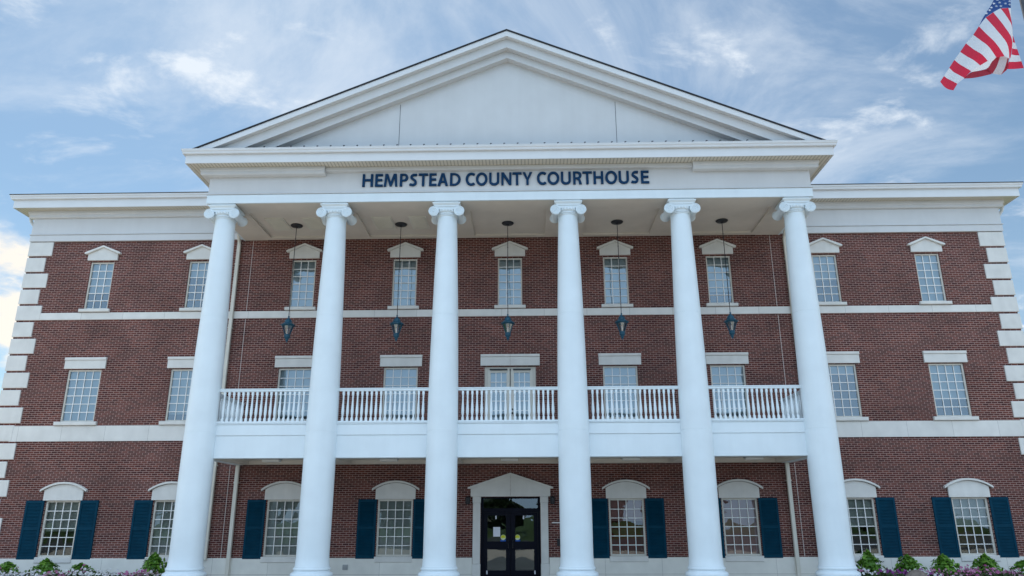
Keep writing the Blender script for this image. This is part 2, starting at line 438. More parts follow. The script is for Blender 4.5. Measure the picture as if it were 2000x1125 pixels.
# ---- windows
def grid_window(hw, z0, z1, nx, nz, fw=.055, bar=.0112):
    h = z1-z0; mb = MB()
    mb.box(-hw, -hw+fw, .075, .15, 0, h, 0); mb.box(hw-fw, hw, .075, .15, 0, h, 0)
    mb.box(-hw+fw, hw-fw, .077, .15, 0, fw, 0); mb.box(-hw+fw, hw-fw, .077, .15, h-fw, h, 0)
    for i in range(1, nx):
        x = -hw+fw+(2*hw-2*fw)*i/nx; mb.box(x-bar, x+bar, .092, .112, fw, h-fw, 1)
    for k in range(1, nz):
        z = fw+(h-2*fw)*k/nz; b = bar if k != nz//2 else bar*1.15
        mb.box(-hw+fw, hw-fw, .0905, .1125, z-b, z+b, 1)
    # sash meeting edge lines
    return mb.mesh('window', [M['frame'], M['muntin']], 0)
def pane_mesh(hw, h, fw, mat, y=.118):
    mb = MB(); mb.quad((-hw+fw, y, fw), (hw-fw, y, fw), (hw-fw, y, h-fw), (-hw+fw, y, h-fw))
    return mb.mesh('pane', M[mat], 0, recalc=False)
def gable_header():
    mb = MB()
    mb.prism([(-.555, -.0), (.555, 0), (.555, .235), (0, .49), (-.555, .235)], -.06, .0)
    t = .055
    mb.prism([(-.66, .235), (-.655, .235+t), (0, .545+t*.2), (.655, .235+t), (.66, .235), (.57, .235), (0, .497), (-.57, .235)], -.135, .0)
    return mb.mesh('header', M['stone'], 0)
def flat_header(hw):
    mb = MB(); mb.box(-hw, hw, -.055, 0, 0, .305, bev=.006); mb.box(-hw-.008, hw+.008, -.085, 0, .308, .40, bev=.008)
    return mb.mesh('header', M['stone'], 0)
def arch_header():
    mb = MB(); hw = .665; R = (.80**2+.27**2)/(2*.27)
    def arc(r, x): return sqrt(r*r-x*x)-R+.60
    n = 16; rr = R-.075
    pts = [(-hw, 0), (hw, 0)] + [(hw-2*hw*i/n, arc(rr, hw-2*hw*i/n)) for i in range(n+1)]
    mb.prism(pts, -.055, 0)
    ow = .785
    up = [(-ow+2*ow*i/n, arc(R, -ow+2*ow*i/n)) for i in range(n+1)]
    lo = [(ow-2*ow*i/n, arc(R, ow-2*ow*i/n)-.062) for i in range(n+1)]
    mb.prism(up+lo, -.125, 0)
    return mb.mesh('header', M['stone'], 0)
def sill_mesh(hw, h=.125, d=.10):
    mb = MB(); mb.box(-hw, hw, -d, .08, -h, 0, bev=.015)
    return mb.mesh('sill', M['stone'], 0)
def shutter_mesh():
    mb = MB(); w = .62; h = 1.87; st = .075
    mb.box(0, st, -.05, -.005, 0, h, bev=.006); mb.box(w-st, w, -.05, -.005, 0, h, bev=.006)
    for z0, z1 in ((0, .1), (h*.49, h*.49+.09), (h-.09, h)): mb.box(st, w-st, -.047, -.005, z0, z1)
    mb.box(st, w-st, -.016, -.006, .05, h-.05)
    for a, b in ((.1, h*.49), (h*.49+.09, h-.09)):
        n = int((b-a)/.045)
        for k in range(n):
            z = a+(b-a)*k/n; d = (b-a)/n
            mb.quad((st, -.045, z+.004), (w-st, -.045, z+.004), (w-st, -.018, z+d), (st, -.018, z+d))
            mb.quad((st, -.018, z-.001), (w-st, -.018, z-.001), (w-st, -.045, z+.004), (st, -.045, z+.004))
    return mb.mesh('shutter', M['shutter'], 0)
def blind_mesh(hw, h, frac, mat):
    mb = MB(); y = .2; zb = h*(1-frac)
    mb.box(-hw-.02, hw+.02, y, y+.006, zb, h+.05); mb.box(-hw-.02, hw+.02, y-.012, y+.018, zb-.03, zb)
    return mb.mesh('blind', M[mat], 0)

SPEC = dict(
    third=dict(z=Z3, n=(3, 6), hdr=gable_header(), hz=1.865, sill=sill_mesh(.56, .113), glass='glass_up', fw=.05),
    second=dict(z=Z2, n=(4, 6), hdr=flat_header(.735), hz=1.862, sill=sill_mesh(.745, .125), glass='glass_up', fw=.055),
    first=dict(z=Z1, n=(4, 6), hdr=arch_header(), hz=1.805, sill=sill_mesh(.62, .175, .075), glass='glass', fw=.06))
SH = shutter_mesh()
BL = {('third', -WA): (.62, 'blind'), ('third', -WB): (.33, 'blind'), ('third', -W2): (.95, 'blind'), ('third', -W1): (1, 'blind'), ('third', 0): (1, 'blind'),
      ('third', W1): (.92, 'blind'), ('third', W2): (.72, 'blind'), ('third', WB): (.5, 'blind'), ('third', WA): (1, 'blind'),
      ('second', -WA): (1, 'blind'), ('second', -WB): (.84, 'blind'), ('second', -W2): (.9, 'blind'), ('second', -W1): (.92, 'blind'),
      ('second', W1): (.92, 'blind'), ('second', W2): (.9, 'blind'), ('second', WB): (.17, 'blind'), ('second', WA): (.66, 'blind'),
      ('first', -WA): (.53, 'blind_grey'), ('first', -WB): (1, 'blind_grey'), ('first', -W2): (1, 'blind_grey'), ('first', -W1): (.96, 'blind_grey'),
      ('first', W1): (.38, 'blind_pink'), ('first', W2): (1, 'blind_pink'), ('first', WB): (.5, 'blind_grey'), ('first', WA): (.5, 'blind_grey')}
for fl, lst in (('third', third), ('second', second), ('first', first)):
    sp = SPEC[fl]; hw = lst[0][1]; z0, z1 = sp['z']; h = z1-z0
    wm = grid_window(hw, z0, z1, *sp['n'], fw=sp['fw']); pm = pane_mesh(hw, h, sp['fw'], sp['glass'])
    for x, _ in lst:
        w = link('window', wm, hall, (x, -.03, z0))
        link('pane', pm, w)
        link('header', sp['hdr'], w, (0, .03, sp['hz'])); link('sill', sp['sill'], w, (0, .03, .0))
        fr, bm_ = BL[(fl, x)]
        link('blind', blind_mesh(hw, h, fr, bm_), w)
        if fl == 'first':
            link('shutter', SH, w, (-.615-.62, .03, -.065)); link('shutter', SH, w, (.615, .03, -.065))

# ---- balcony door
mb = MB(); h = 2.6
mb.box(-.893, -.80, .06, .16, 0, h); mb.box(.80, .893, .06, .16, 0, h); mb.box(-.80, .80, .062, .16, h-.06, h)
dr = mb.build('balcony_door', M['frame'], hall, (0, 0, 4.2), smooth=0)
for s in (-1, 1):
    mb = MB(); a, b = (.02, .795)
    x0, x1 = (s*b, s*a) if s < 0 else (a, b)
    st = .11
    mb.box(x0, x0+st, .08, .14, 0.0, h-.065, 0); mb.box(x1-st, x1, .08, .14, 0, h-.065, 0)
    mb.box(x0+st, x1-st, .081, .14, h-.2, h-.065, 0); mb.box(x0+st, x1-st, .081, .14, 0, .75, 0)
    for i in (1, 2):
        x = x0+st+(x1-x0-2*st)*i/3; mb.box(x-.014, x+.014, .095, .115, .75, h-.2, 1)
    for k in (1, 2, 3, 4):
        z = .75+(h-.95)*k/5; mb.box(x0+st, x1-st, .094, .116, z-.014, z+.014, 1)
    lf = mb.build('door_leaf', [M['frame'], M['muntin']], dr, smooth=0)
    mb = MB(); mb.quad((x0+st, .12, .75), (x1-st, .12, .75), (x1-st, .12, h-.2), (x0+st, .12, h-.2))
    mb.build('pane', M['glass_up'], dr, smooth=0, recalc=False)
    mb = MB(); mb.box(x0+st-.03, x1-st+.03, .03, .075, h-.115, h-.07)
    mb.build('door_closer', M['black_metal'], dr)
mb = MB(); mb.lathe([(.02, -.0), (.02, -.05), (.035, -.055), (.035, -.09), (.0, -.095)], (.075, .08, .98), 12, 'y'); mb.lathe([(.03, 0), (.03, -.02), (0, -.022)], (.075, .08, 1.12), 12, 'y')
mb.build('handle', M['black_metal'], dr)
mb = MB()
for a, b in ((-1.035, -.003), (.003, 1.035)): mb.box(a, b, -.055, 0, 2.63, 2.94, bev=.006); mb.box(a, b, -.085, 0, 2.943, 3.03, bev=.006)
mb.build('header', M['stone'], dr, smooth=0)
mb = MB(); mb.box(-.78, .78, .2, .21, .5, 2.5); mb.build('blind', M['blind'], dr)

# ---- entrance
mb = MB()
mb.box(-.983, -.90, .10, .22, -.145, 2.40); mb.box(.90, .983, .10, .22, -.145, 2.40)
mb.box(-.90, .90, .102, .22, 2.34, 2.40); mb.box(-.90, .90, .102, .22, 1.90, 2.03)
en = mb.build('entrance_door', M['navy'], hall, (0, 0, .015), smooth=0)
mb = MB(); mb.quad((-.9, .16, 2.03), (.9, .16, 2.03), (.9, .16, 2.34), (-.9, .16, 2.34)); mb.build('transom', M['glass_door'], en, smooth=0, recalc=False)
for s in (-1, 1):
    mb = MB(); x0, x1 = (-.895, -.006) if s < 0 else (.006, .895)
    gx0, gx1 = (-.765, -.155) if s < 0 else (.155, .765)
    mb.box(x0, gx0, .12, .18, -.13, 1.895); mb.box(gx1, x1, .12, .18, -.13, 1.895)
    mb.box(gx0, gx1, .121, .18, 1.80, 1.895); mb.box(gx0, gx1, .121, .18, .735, .985); mb.box(gx0, gx1, .121, .18, -.13, .09)
    mb.build('door_leaf', M['navy'], en, smooth=0)
    mb = MB(); mb.quad((gx0, .15, .985), (gx1, .15, .985), (gx1, .15, 1.80), (gx0, .15, 1.80)); mb.quad((gx0, .15, .09), (gx1, .15, .09), (gx1, .15, .735), (gx0, .15, .735))
    mb.build('pane', M['glass_door'], en, smooth=0, recalc=False)
    mb = MB(); xh = s*.075
    mb.tube([(xh, .12, .78), (xh, .05, .80), (xh, .04, .9), (xh, .05, 1.0), (xh, .12, 1.02)], .014)
    mb.build('handle', M['black_metal'], en)
mb = MB()
for s in (-1, 1):
    a, b = (-1.253, -.983) if s < 0 else (.983, 1.253)
    mb.box(a, b, -.07, .12, -.145, .30, bev=.01); mb.box(a+.012, b-.012, -.058, .12, .303, 2.20, bev=.006); mb.box(a, b, -.068, .12, 2.203, 2.40, bev=.006)
    xa, xb = (-1.32, -.004) if s < 0 else (.004, 1.32)
    pts = [(xa, 2.403), (xb, 2.403), (xb, 2.403+.70), (xa, 2.403+.25)] if s < 0 else [(xa, 2.403), (xb, 2.403), (xb, 2.403+.25), (xa, 2.403+.70)]
    mb.prism(pts, -.085, .0)
t = .05
mb.prism([(-1.42, 2.655), (-1.41, 2.655+t), (0, 3.115+t), (1.41, 2.655+t), (1.42, 2.655), (1.30, 2.655), (0, 3.108), (-1.30, 2.655)], -.16, 0)
mb.build('door_surround', M['stone'], en, smooth=0)

# ---- columns
def shaft():
    prof = []
    r0, rt = .468, .315; zb, zt = .43, 11.17
    for i in range(41):
        t = i/40; z = zb+(zt-zb)*t
        # entasis: nearly straight lower third, then a steady taper
        r = r0+.006*sin(pi*min(1, t/.33)) if t < .33 else r0-(r0-rt)*((t-.33)/.67)**1.55
        prof.append((r, z))
    # paint seam ring
    out = []
    for i, (r, z) in enumerate(prof):
        out.append((r, z))
        for zj in (4.22, 7.83):
            if i+1 < len(prof) and z < zj <= prof[i+1][1]:
                t = (zj-z)/(prof[i+1][1]-z); rr = r+(prof[i+1][0]-r)*t
                out += [(rr, zj-.006), (rr-.006, zj-.003), (rr-.006, zj+.003), (rr, zj+.006)]
    mb = MB(); mb.lathe([(r0+.035, .40), (r0+.02, .43)] + out[1:], (0, 0, 0), 64, cap=False)
    return mb.mesh('column', M['white'], 35)
def col_base():
    mb = MB(); prof = [(.60, .10), (.60, .115)]
    for i in range(11):
        a = -pi/2+pi*i/10; prof.append((.545+.06*cos(a), .185+.065*sin(a)))
    prof += [(.545, .255), (.51, .275), (.505, .295)]
    for i in range(9):
        a = -pi/2+pi*i/8; prof.append((.500+.032*cos(a), .345+.038*sin(a)))
    prof += [(.503, .40)]
    mb.lathe(prof, (0, 0, 0), 64)
    mb.box(-.62, .62, -.62, .62, -.131, .10)
    return mb.mesh('base', M['white'], 35)
def capital():
    mb = MB()
    # necking rings and echinus
    prof = [(.316, 11.14)]
    for zc, r, q in ((11.165, .322, .018), (11.215, .335, .022)):
        for i in range(7):
            a = -pi/2+pi*i/6; prof.append((r+q*cos(a), zc+q*sin(a)))
    prof += [(.335, 11.25), (.37, 11.29), (.40, 11.335), (.40, 11.36)]
    mb.lathe(prof, (0, 0, 0), 48)
    for k in range(24):                      # egg moulding
        a = 2*pi*k/24
        mb.lathe([(0, -.05), (.022, -.035), (.03, 0), (.022, .035), (0, .045)], (.385*cos(a), .385*sin(a), 11.315), 8)
    # canalis with a soft sag between the scrolls
    pts = [(-.42, 11.44), (-.42, 11.35), (-.24, 11.35), (-.12, 11.335), (0, 11.33), (.12, 11.335), (.24, 11.35), (.42, 11.35), (.42, 11.44)]
    mb.prism(pts, -.36, .36)
    # abacus: cavetto and slab
    mb.box(-.405, .405, -.385, .385, 11.44, 11.485)
    V = [(-.405, -.385, 11.485), (.405, -.385, 11.485), (.405, .385, 11.485), (-.405, .385, 11.485), (-.455, -.435, 11.545), (.455, -.435, 11.545), (.455, .435, 11.545), (-.455, .435, 11.545)]
    mb.add(V, [(0, 1, 5, 4), (1, 2, 6, 5), (2, 3, 7, 6), (3, 0, 4, 7)])
    mb.box(-.455, .455, -.435, .435, 11.545, 11.575); mb.box(-.40, .40, -.40, .40, 11.575, 11.612)
    # bolsters with scroll faces
    for s in (-1, 1):
        cx_, cz = s*.415, 11.285
        pr = []
        for i in range(17):
            t = -1+2*i/16; y = t*.385
            r = .118+.052*abs(t)**2.2
            pr.append((r, y))
        mb.lathe(pr, (cx_, 0, cz), 32, 'y')
        for face in (-1, 1):
            yf = face*.388
            sp = []
            for i in range(70):
                a = i/69*2.6*2*pi; r = .155*(1-.82*i/69)
                ang = pi/2 + (a if s > 0 else -a)*-1
                sp.append((cx_+r*cos(ang), yf, cz+r*sin(ang)))
            mb.tube(sp, [.017*(1-.45*i/69) for i in range(70)], 6)
            mb.lathe([(0, -.012), (.026, -.006), (.026, .006), (0, .012)], (cx_, yf+face*.006, cz), 12, 'y')
    return mb.mesh('capital', M['white'], 40)
sm, bm2, cm = shaft(), col_base(), capital()
for x in CX:
    c = link('column', sm, hall, (x, YC, 0)); link('base', bm2, c); link('capital', cm, c)

# ---- balcony
mb = MB(); XB_ = 9.36
mb.box(-XB_, XB_, YC-.0, YC+.30, 3.47, 4.14, bev=.004)                       # lower fascia beam
mb.box(-XB_-.02, XB_+.02, YC-.022, YC+.30, 4.143, 4.47, bev=.006)             # upper fascia board
mb.box(-XB_-.035, XB_+.035, YC-.045, YC+.30, 4.473, 4.50, bev=.006)           # drip nosing
for s in (-1, 1):
    a, b = (-XB_, -XB_+.3) if s < 0 else (XB_-.3, XB_)
    mb.box(a, b, YC+.302, -.002, 3.472, 4.14); mb.box(a, b, YC+.302, -.002, 4.143, 4.47)
mb.build('balcony', M['white'], hall, smooth=0)
mb = MB()
mb.box(-9.05, 9.05, YC+.302, -.35, 3.60, 3.7)
mb.box(-9.05, 9.05, -.35, -.002, 3.478, 3.7)
for i, x in enumerate(CX):
    w = .42 if i in (2, 3) else .36
    if i in (0, 5): mb.box(*((-9.052, -8.75) if i == 0 else (8.75, 9.052)), YC+.302, -.351, 3.476, 3.65)
    else: mb.box(x-w, x+w, YC+.302, -.351, 3.476, 3.65)
mb.build('balcony_ceiling', M['eifs_ceiling'], hall, smooth=0)
mb = MB(); mb.box(-9.05, 9.05, YC+.302, -.002, 4.2, 4.46); mb.build('balcony_floor', M['concrete'], hall)
def baluster():
    mb = MB(); s = .036
    mb.box(-s, s, -s, s, 0, .085); mb.box(-s*.92, s*.92, -s*.92, s*.92, .80, .905)
    prof = [(.034, .085), (.036, .10), (.027, .115), (.025, .13), (.031, .165), (.041, .215), (.045, .27), (.044, .33), (.038, .42), (.031, .52), (.0255, .62),
            (.023, .68), (.030, .69), (.030, .705), (.024, .715), (.026, .75), (.033, .785), (.033, .80)]
    mb.lathe(prof, (0, 0, 0), 14)
    return mb.mesh('baluster', M['white'], 35)
BM = baluster()
def railing(x0, x1, n, b0, b1, axis='x', fixed=0.0):
    """top rail is the part itself, bottom rail and balusters are its pieces"""
    L_ = x1-x0
    mb = MB(); mb.box(x0, x1, -.05, .05, 5.475, 5.535, bev=.008); mb.box(x0, x1, -.065, .065, 5.535, 5.565, bev=.006)
    t = mb.build('balcony_railing', M['white'], hall, (0, 0, 0), smooth=0)
    mb = MB(); mb.box(x0, x1, -.045, .045, 4.505, 4.567, bev=.008)
    b = mb.build('bottom_rail', M['white'], t, smooth=0)
    for i in range(n):
        link('baluster', BM, t, (b0+(b1-b0)*i/(n-1), 0, 4.567))
    if axis == 'y':
        t.rotation_euler = (0, 0, pi/2); t.location = (fixed, 0, 0)
    else: t.location = (0, YC, 0)
for i in range(5):
    a, b = CX[i], CX[i+1]
    r = .43
    n = 20 if i == 2 else 18
    sp = .1447
    c = (a+b)/2; half = sp*(n-1)/2
    railing(a+r, b-r, n, c-half, c+half)
for s in (-1, 1): railing(YC+.42, -.005, 17, YC+.42+.1, -.12, 'y', s*9.28)

# ---- entablature, ceiling of the portico
ypath = [(-9.85, .2), (-9.85, EF), (9.85, EF), (9.85, .2)]
mb = MB()
mb.sweep(ypath, [(-.82, 11.93), (0, 11.93), (0, 12.90), (-.82, 12.90)])
mb.sweep(ypath, [(-.3, 11.921), (.05, 11.921), (.05, 11.945), (.0, 11.96), (-.3, 11.96)])
mb.build('entablature', M['eifs'], hall, smooth=0)
mb = MB(); mb.sweep(ypath, [(-.04, 11.612), (.02, 11.612), (.02, 11.90), (.005, 11.90), (.005, 11.918), (-.04, 11.918)])
mb.build('architrave', M['white'], hall, smooth=0)
mb = MB(); mb.sweep(ypath, [(-.855, 11.615), (-.042, 11.615), (-.042, 11.918), (-.855, 11.918)])
mb.build('portico_beam', M['eifs_ceiling'], hall, smooth=0)
for s in (-1, 1):                             # thick mouldings over both ends of the frieze
    mb = MB()
    pth = [(-9.85, -.6), (-9.85, EF), (-5.98, EF)] if s < 0 else [(6.05, EF), (9.85, EF), (9.85, -.6)]
    mb.sweep(pth, [(-.1, 12.54), (.21, 12.54), (.235, 12.565), (.235, 12.66), (.26, 12.70), (.26, 12.795), (-.1, 12.795)])
    mb.build('frieze_moulding', M['eifs'], hall, smooth=0)
mb = MB(); mb.box(-5.975, 6.045, EF-.16, EF+.05, 12.66, 12.797, bev=.01)
mb.build('bed_moulding', M['eifs'], hall, smooth=0)
mb = MB()
mb.box(-9.0, 9.0, -2.555, -.002, 11.69, 11.80)
mb.box(-9.0, 9.0, -.2, -.003, 11.622, 11.69)
for i, x in enumerate(CX):
    lo, hi = {0: (-9.0, -8.80), 1: (-6.18, -5.13), 2: (-2.65, -1.28), 3: (1.28, 2.65), 4: (5.08, 6.18), 5: (8.80, 9.0)}[i]
    mb.box(lo, hi, -2.556, -.2, 11.618, 11.69)
mb.build('portico_ceiling', M['eifs_ceiling'], hall, smooth=0)
for x0, x1, y0, y1 in ((-8.45, -7.80, -1.95, -.85), (-7.18, -6.5, -1.93, -.85), (-4.76, -4.05, -1.95, -.83), (-3.45, -2.85, -1.95, -.83)):
    mb = MB()
    mb.box(x0, x1, y0, y1, 11.660, 11.692)
    for k in range(9):
        y = y0+.08+(y1-y0-.16)*k/9; mb.box(x0+.06, x1-.06, y, y+.05, 11.640, 11.661)
    mb.build('ceiling_vent', M['cream'], hall)

# ---- cornices: soffit, fascia, gutter
def cornice(path, z, o, zt, ribs, name_zoff=0.0):
    mb = MB(); mb.sweep(path, [(-.2, z), (o-.02, z), (o-.02, z+.05), (-.2, z+.05)])
    mb.build('soffit', ribs, hall, smooth=0)
    mb = MB(); mb.sweep(path, [(o-.03, z-.02), (o, z-.02), (o, z+.30), (o+.01, zt-.02), (o-.03, zt-.02)])
    mb.build('fascia', M['trim'], hall, smooth=0)
    mb = MB(); g = o+.002
    pr = [(g, zt-.165), (g+.075, zt-.165), (g+.088, zt-.135), (g+.088, zt-.105), (g+.118, zt-.06), (g+.122, zt-.02), (g+.130, zt-.015), (g+.130, zt), (g+.115, zt), (g+.10, zt-.03), (g, zt-.03)]
    mb.sweep(path, pr)
    mb.build('gutter', M['trim'], hall, smooth=0)
wing_l = [(-HW, 16.5), (-HW, -.02), (-9.9, -.02)]
wing_r = [(9.9, -.02), (HW, -.02), (HW, 16.5)]
for p in (wing_l, wing_r):
    cornice(p, 12.81, .56, 13.27, M['soffit'])
    mb = MB(); mb.sweep(p, [(-.05, 11.645), (.055, 11.645), (.055, 11.885), (.04, 11.895), (-.05, 11.895)]); mb.build('frieze_band', M['eifs'], hall, smooth=0)
    mb = MB(); mb.sweep(p, [(-.05, 11.897), (.085, 11.897), (.085, 11.92), (.045, 11.932), (.045, 12.55), (-.05, 12.55)]); mb.build('frieze', M['eifs'], hall, smooth=0)
    mb = MB(); mb.sweep(p, [(-.05, 12.553), (.13, 12.553), (.16, 12.58), (.16, 12.66), (.20, 12.70), (.20, 12.806), (-.05, 12.806)]); mb.build('bed_moulding', M['eifs'], hall, smooth=0)
cornice([(-9.85, 1.5), (-9.85, EF), (9.85, EF), (9.85, 1.5)], 12.80, .61, 13.245, M['soffit'])

# ---- pediment
KS = .4255
def chev(zt, zb, zc, x_off=0.0):
    xo = (zt-zc)/KS; xi = (zb-zc)/KS
    return [(-xo, zc), (0, zt), (xo, zc), (xi, zc), (0, zb), (-xi, zc)]
ped = MB(); zc = 13.30
ped.prism([(-(16.95-zc)/KS, zc), (0, 16.95), ((16.95-zc)/KS, zc)], -3.38, -3.2)
pd = ped.build('pediment', M['eifs'], hall, smooth=0)
for x in (-3.63, 3.655):
    mb = MB(); mb.box(x-.008, x+.008, -3.384, -3.37, zc, 16.95-abs(x)*KS-.2)
    mb.build('control_joint', M['dark_metal'], pd)
mb = MB(); mb.prism(chev(17.62, 17.42, 13.22), -4.02, -3.86); mb.build('raking_fascia', M['trim'], pd, smooth=0)
mb = MB()
mb.prism(chev(17.50, 17.085, 13.235), -3.85, -3.64); mb.prism(chev(17.30, 16.815, 13.25), -3.63, -3.36)
mb.build('raking_cornice', M['eifs'], pd, smooth=0)
mb = MB()
mb.add([(-10.4, -4.1, 13.225), (10.4, -4.1, 13.225), (10.4, -3.36, 13.40), (-10.4, -3.36, 13.40), (-10.4, -4.1, 13.19), (10.4, -4.1, 13.19), (10.4, -3.36, 13.19), (-10.4, -3.36, 13.19)],
       [(0, 1, 2, 3), (4, 7, 6, 5), (0, 4, 5, 1), (1, 5, 6, 2), (2, 6, 7, 3), (3, 7, 4, 0)])
k = -7.9
while k < 7.95:
    mb.add([(k-.01, -4.10, 13.225), (k+.01, -4.10, 13.225), (k+.01, -3.40, 13.40), (k-.01, -3.40, 13.40), (k-.01, -4.10, 13.315), (k+.01, -4.10, 13.315), (k+.01, -3.40, 13.43), (k-.01, -3.40, 13.43)],
           [(0, 1, 5, 4), (1, 2, 6, 5), (3, 7, 6, 2), (0, 4, 7, 3), (4, 5, 6, 7)])
    mb.box(k-.012, k+.045, -4.104, -4.085, 13.30, 13.322)
    k += .434
mb.build('pent_roof', M['dark_metal'], pd, smooth=0)
mb = MB()
mb.prism(chev(17.675, 17.623, 13.24), -4.05, 12.0)
E_ = .70
ex, ey0, ey1 = HW+E_, -.02-E_, 17+E_
r0 = 13.26; rise = .40
rl = 9.2; zr = r0+rise*rl
mb.add([(-ex, ey0, r0), (ex, ey0, r0), (ex, ey1, r0), (-ex, ey1, r0), (-ex+rl, (ey0+ey1)/2, zr), (ex-rl, (ey0+ey1)/2, zr)],
       [(0, 1, 5, 4), (1, 2, 5), (2, 3, 4, 5), (3, 0, 4)])
mb.add([(-ex, ey0, r0+.003), (ex, ey0, r0+.003), (ex, ey0, r0+.03), (-ex, ey0, r0+.03)], [(0, 1, 2, 3)])
mb.build('roof', M['shingle'], hall, smooth=0, recalc=False)

# ---- downspouts
def downspout(x, ztop, zbot, elbow, y=-.09):
    mb = MB(); w = .062
    mb.box(x-w, x+w, y-.045, y+.045, zbot, ztop, bev=.012)
    for z in [zbot+.6+i*2.4 for i in range(int((ztop-zbot-.6)/2.4)+1)]: mb.box(x-w-.012, x+w+.012, y-.052, y+.085, z, z+.035)
    if elbow: mb.tube([(x, y, ztop-.03), (x, y-.02, ztop+.08), (x-elbow*.03, y-.22, ztop+.25), (x-elbow*.05, y-.30, ztop+.33)], .06, 10)
    else: mb.tube([(x, y, zbot+.05), (x, y-.03, zbot-.02), (x, y-.2, zbot-.10)], .055, 10)
    mb.build('downspout', M['cream'], hall, smooth=0)
for s in (-1, 1):
    downspout(s*10.0, 11.45, .45, s)
    downspout(s*9.21, 3.47, -.12, 0)
    mb = MB(); x = s*17.98
    mb.box(x-.05, x+.05, .5, .62, .3, 12.0); mb.tube([(x, .56, 11.98), (x+s*.02, .5, 12.15), (x+s*.28, .3, 12.6), (x+s*.35, .3, 12.82)], .055, 10)
    mb.build('downspout', M['trim'], hall)
mb = MB(); mb.box(-5.46, -5.29, -.075, -.04, .14, .30, bev=.008); mb.box(-5.43, -5.32, -.082, -.06, .17, .27, bev=.004)
for k in range(4): mb.box(-5.425, -5.325, -.088, -.07, .178+k*.024, .19+k*.024)
mb.build('outlet_cover', M['grey_plastic'], hall)

mb = MB(); mb.box(1.36, 1.72, -.02, .0, 1.565, 1.60, bev=.004); mb.build('wall_strip', M['lens'], hall)
mb = MB(); mb.box(1.52, 1.63, -.06, .0, .86, 1.08, bev=.01); mb.box(1.54, 1.61, -.066, -.05, .98, 1.05); mb.build('card_reader', M['black_metal'], hall)

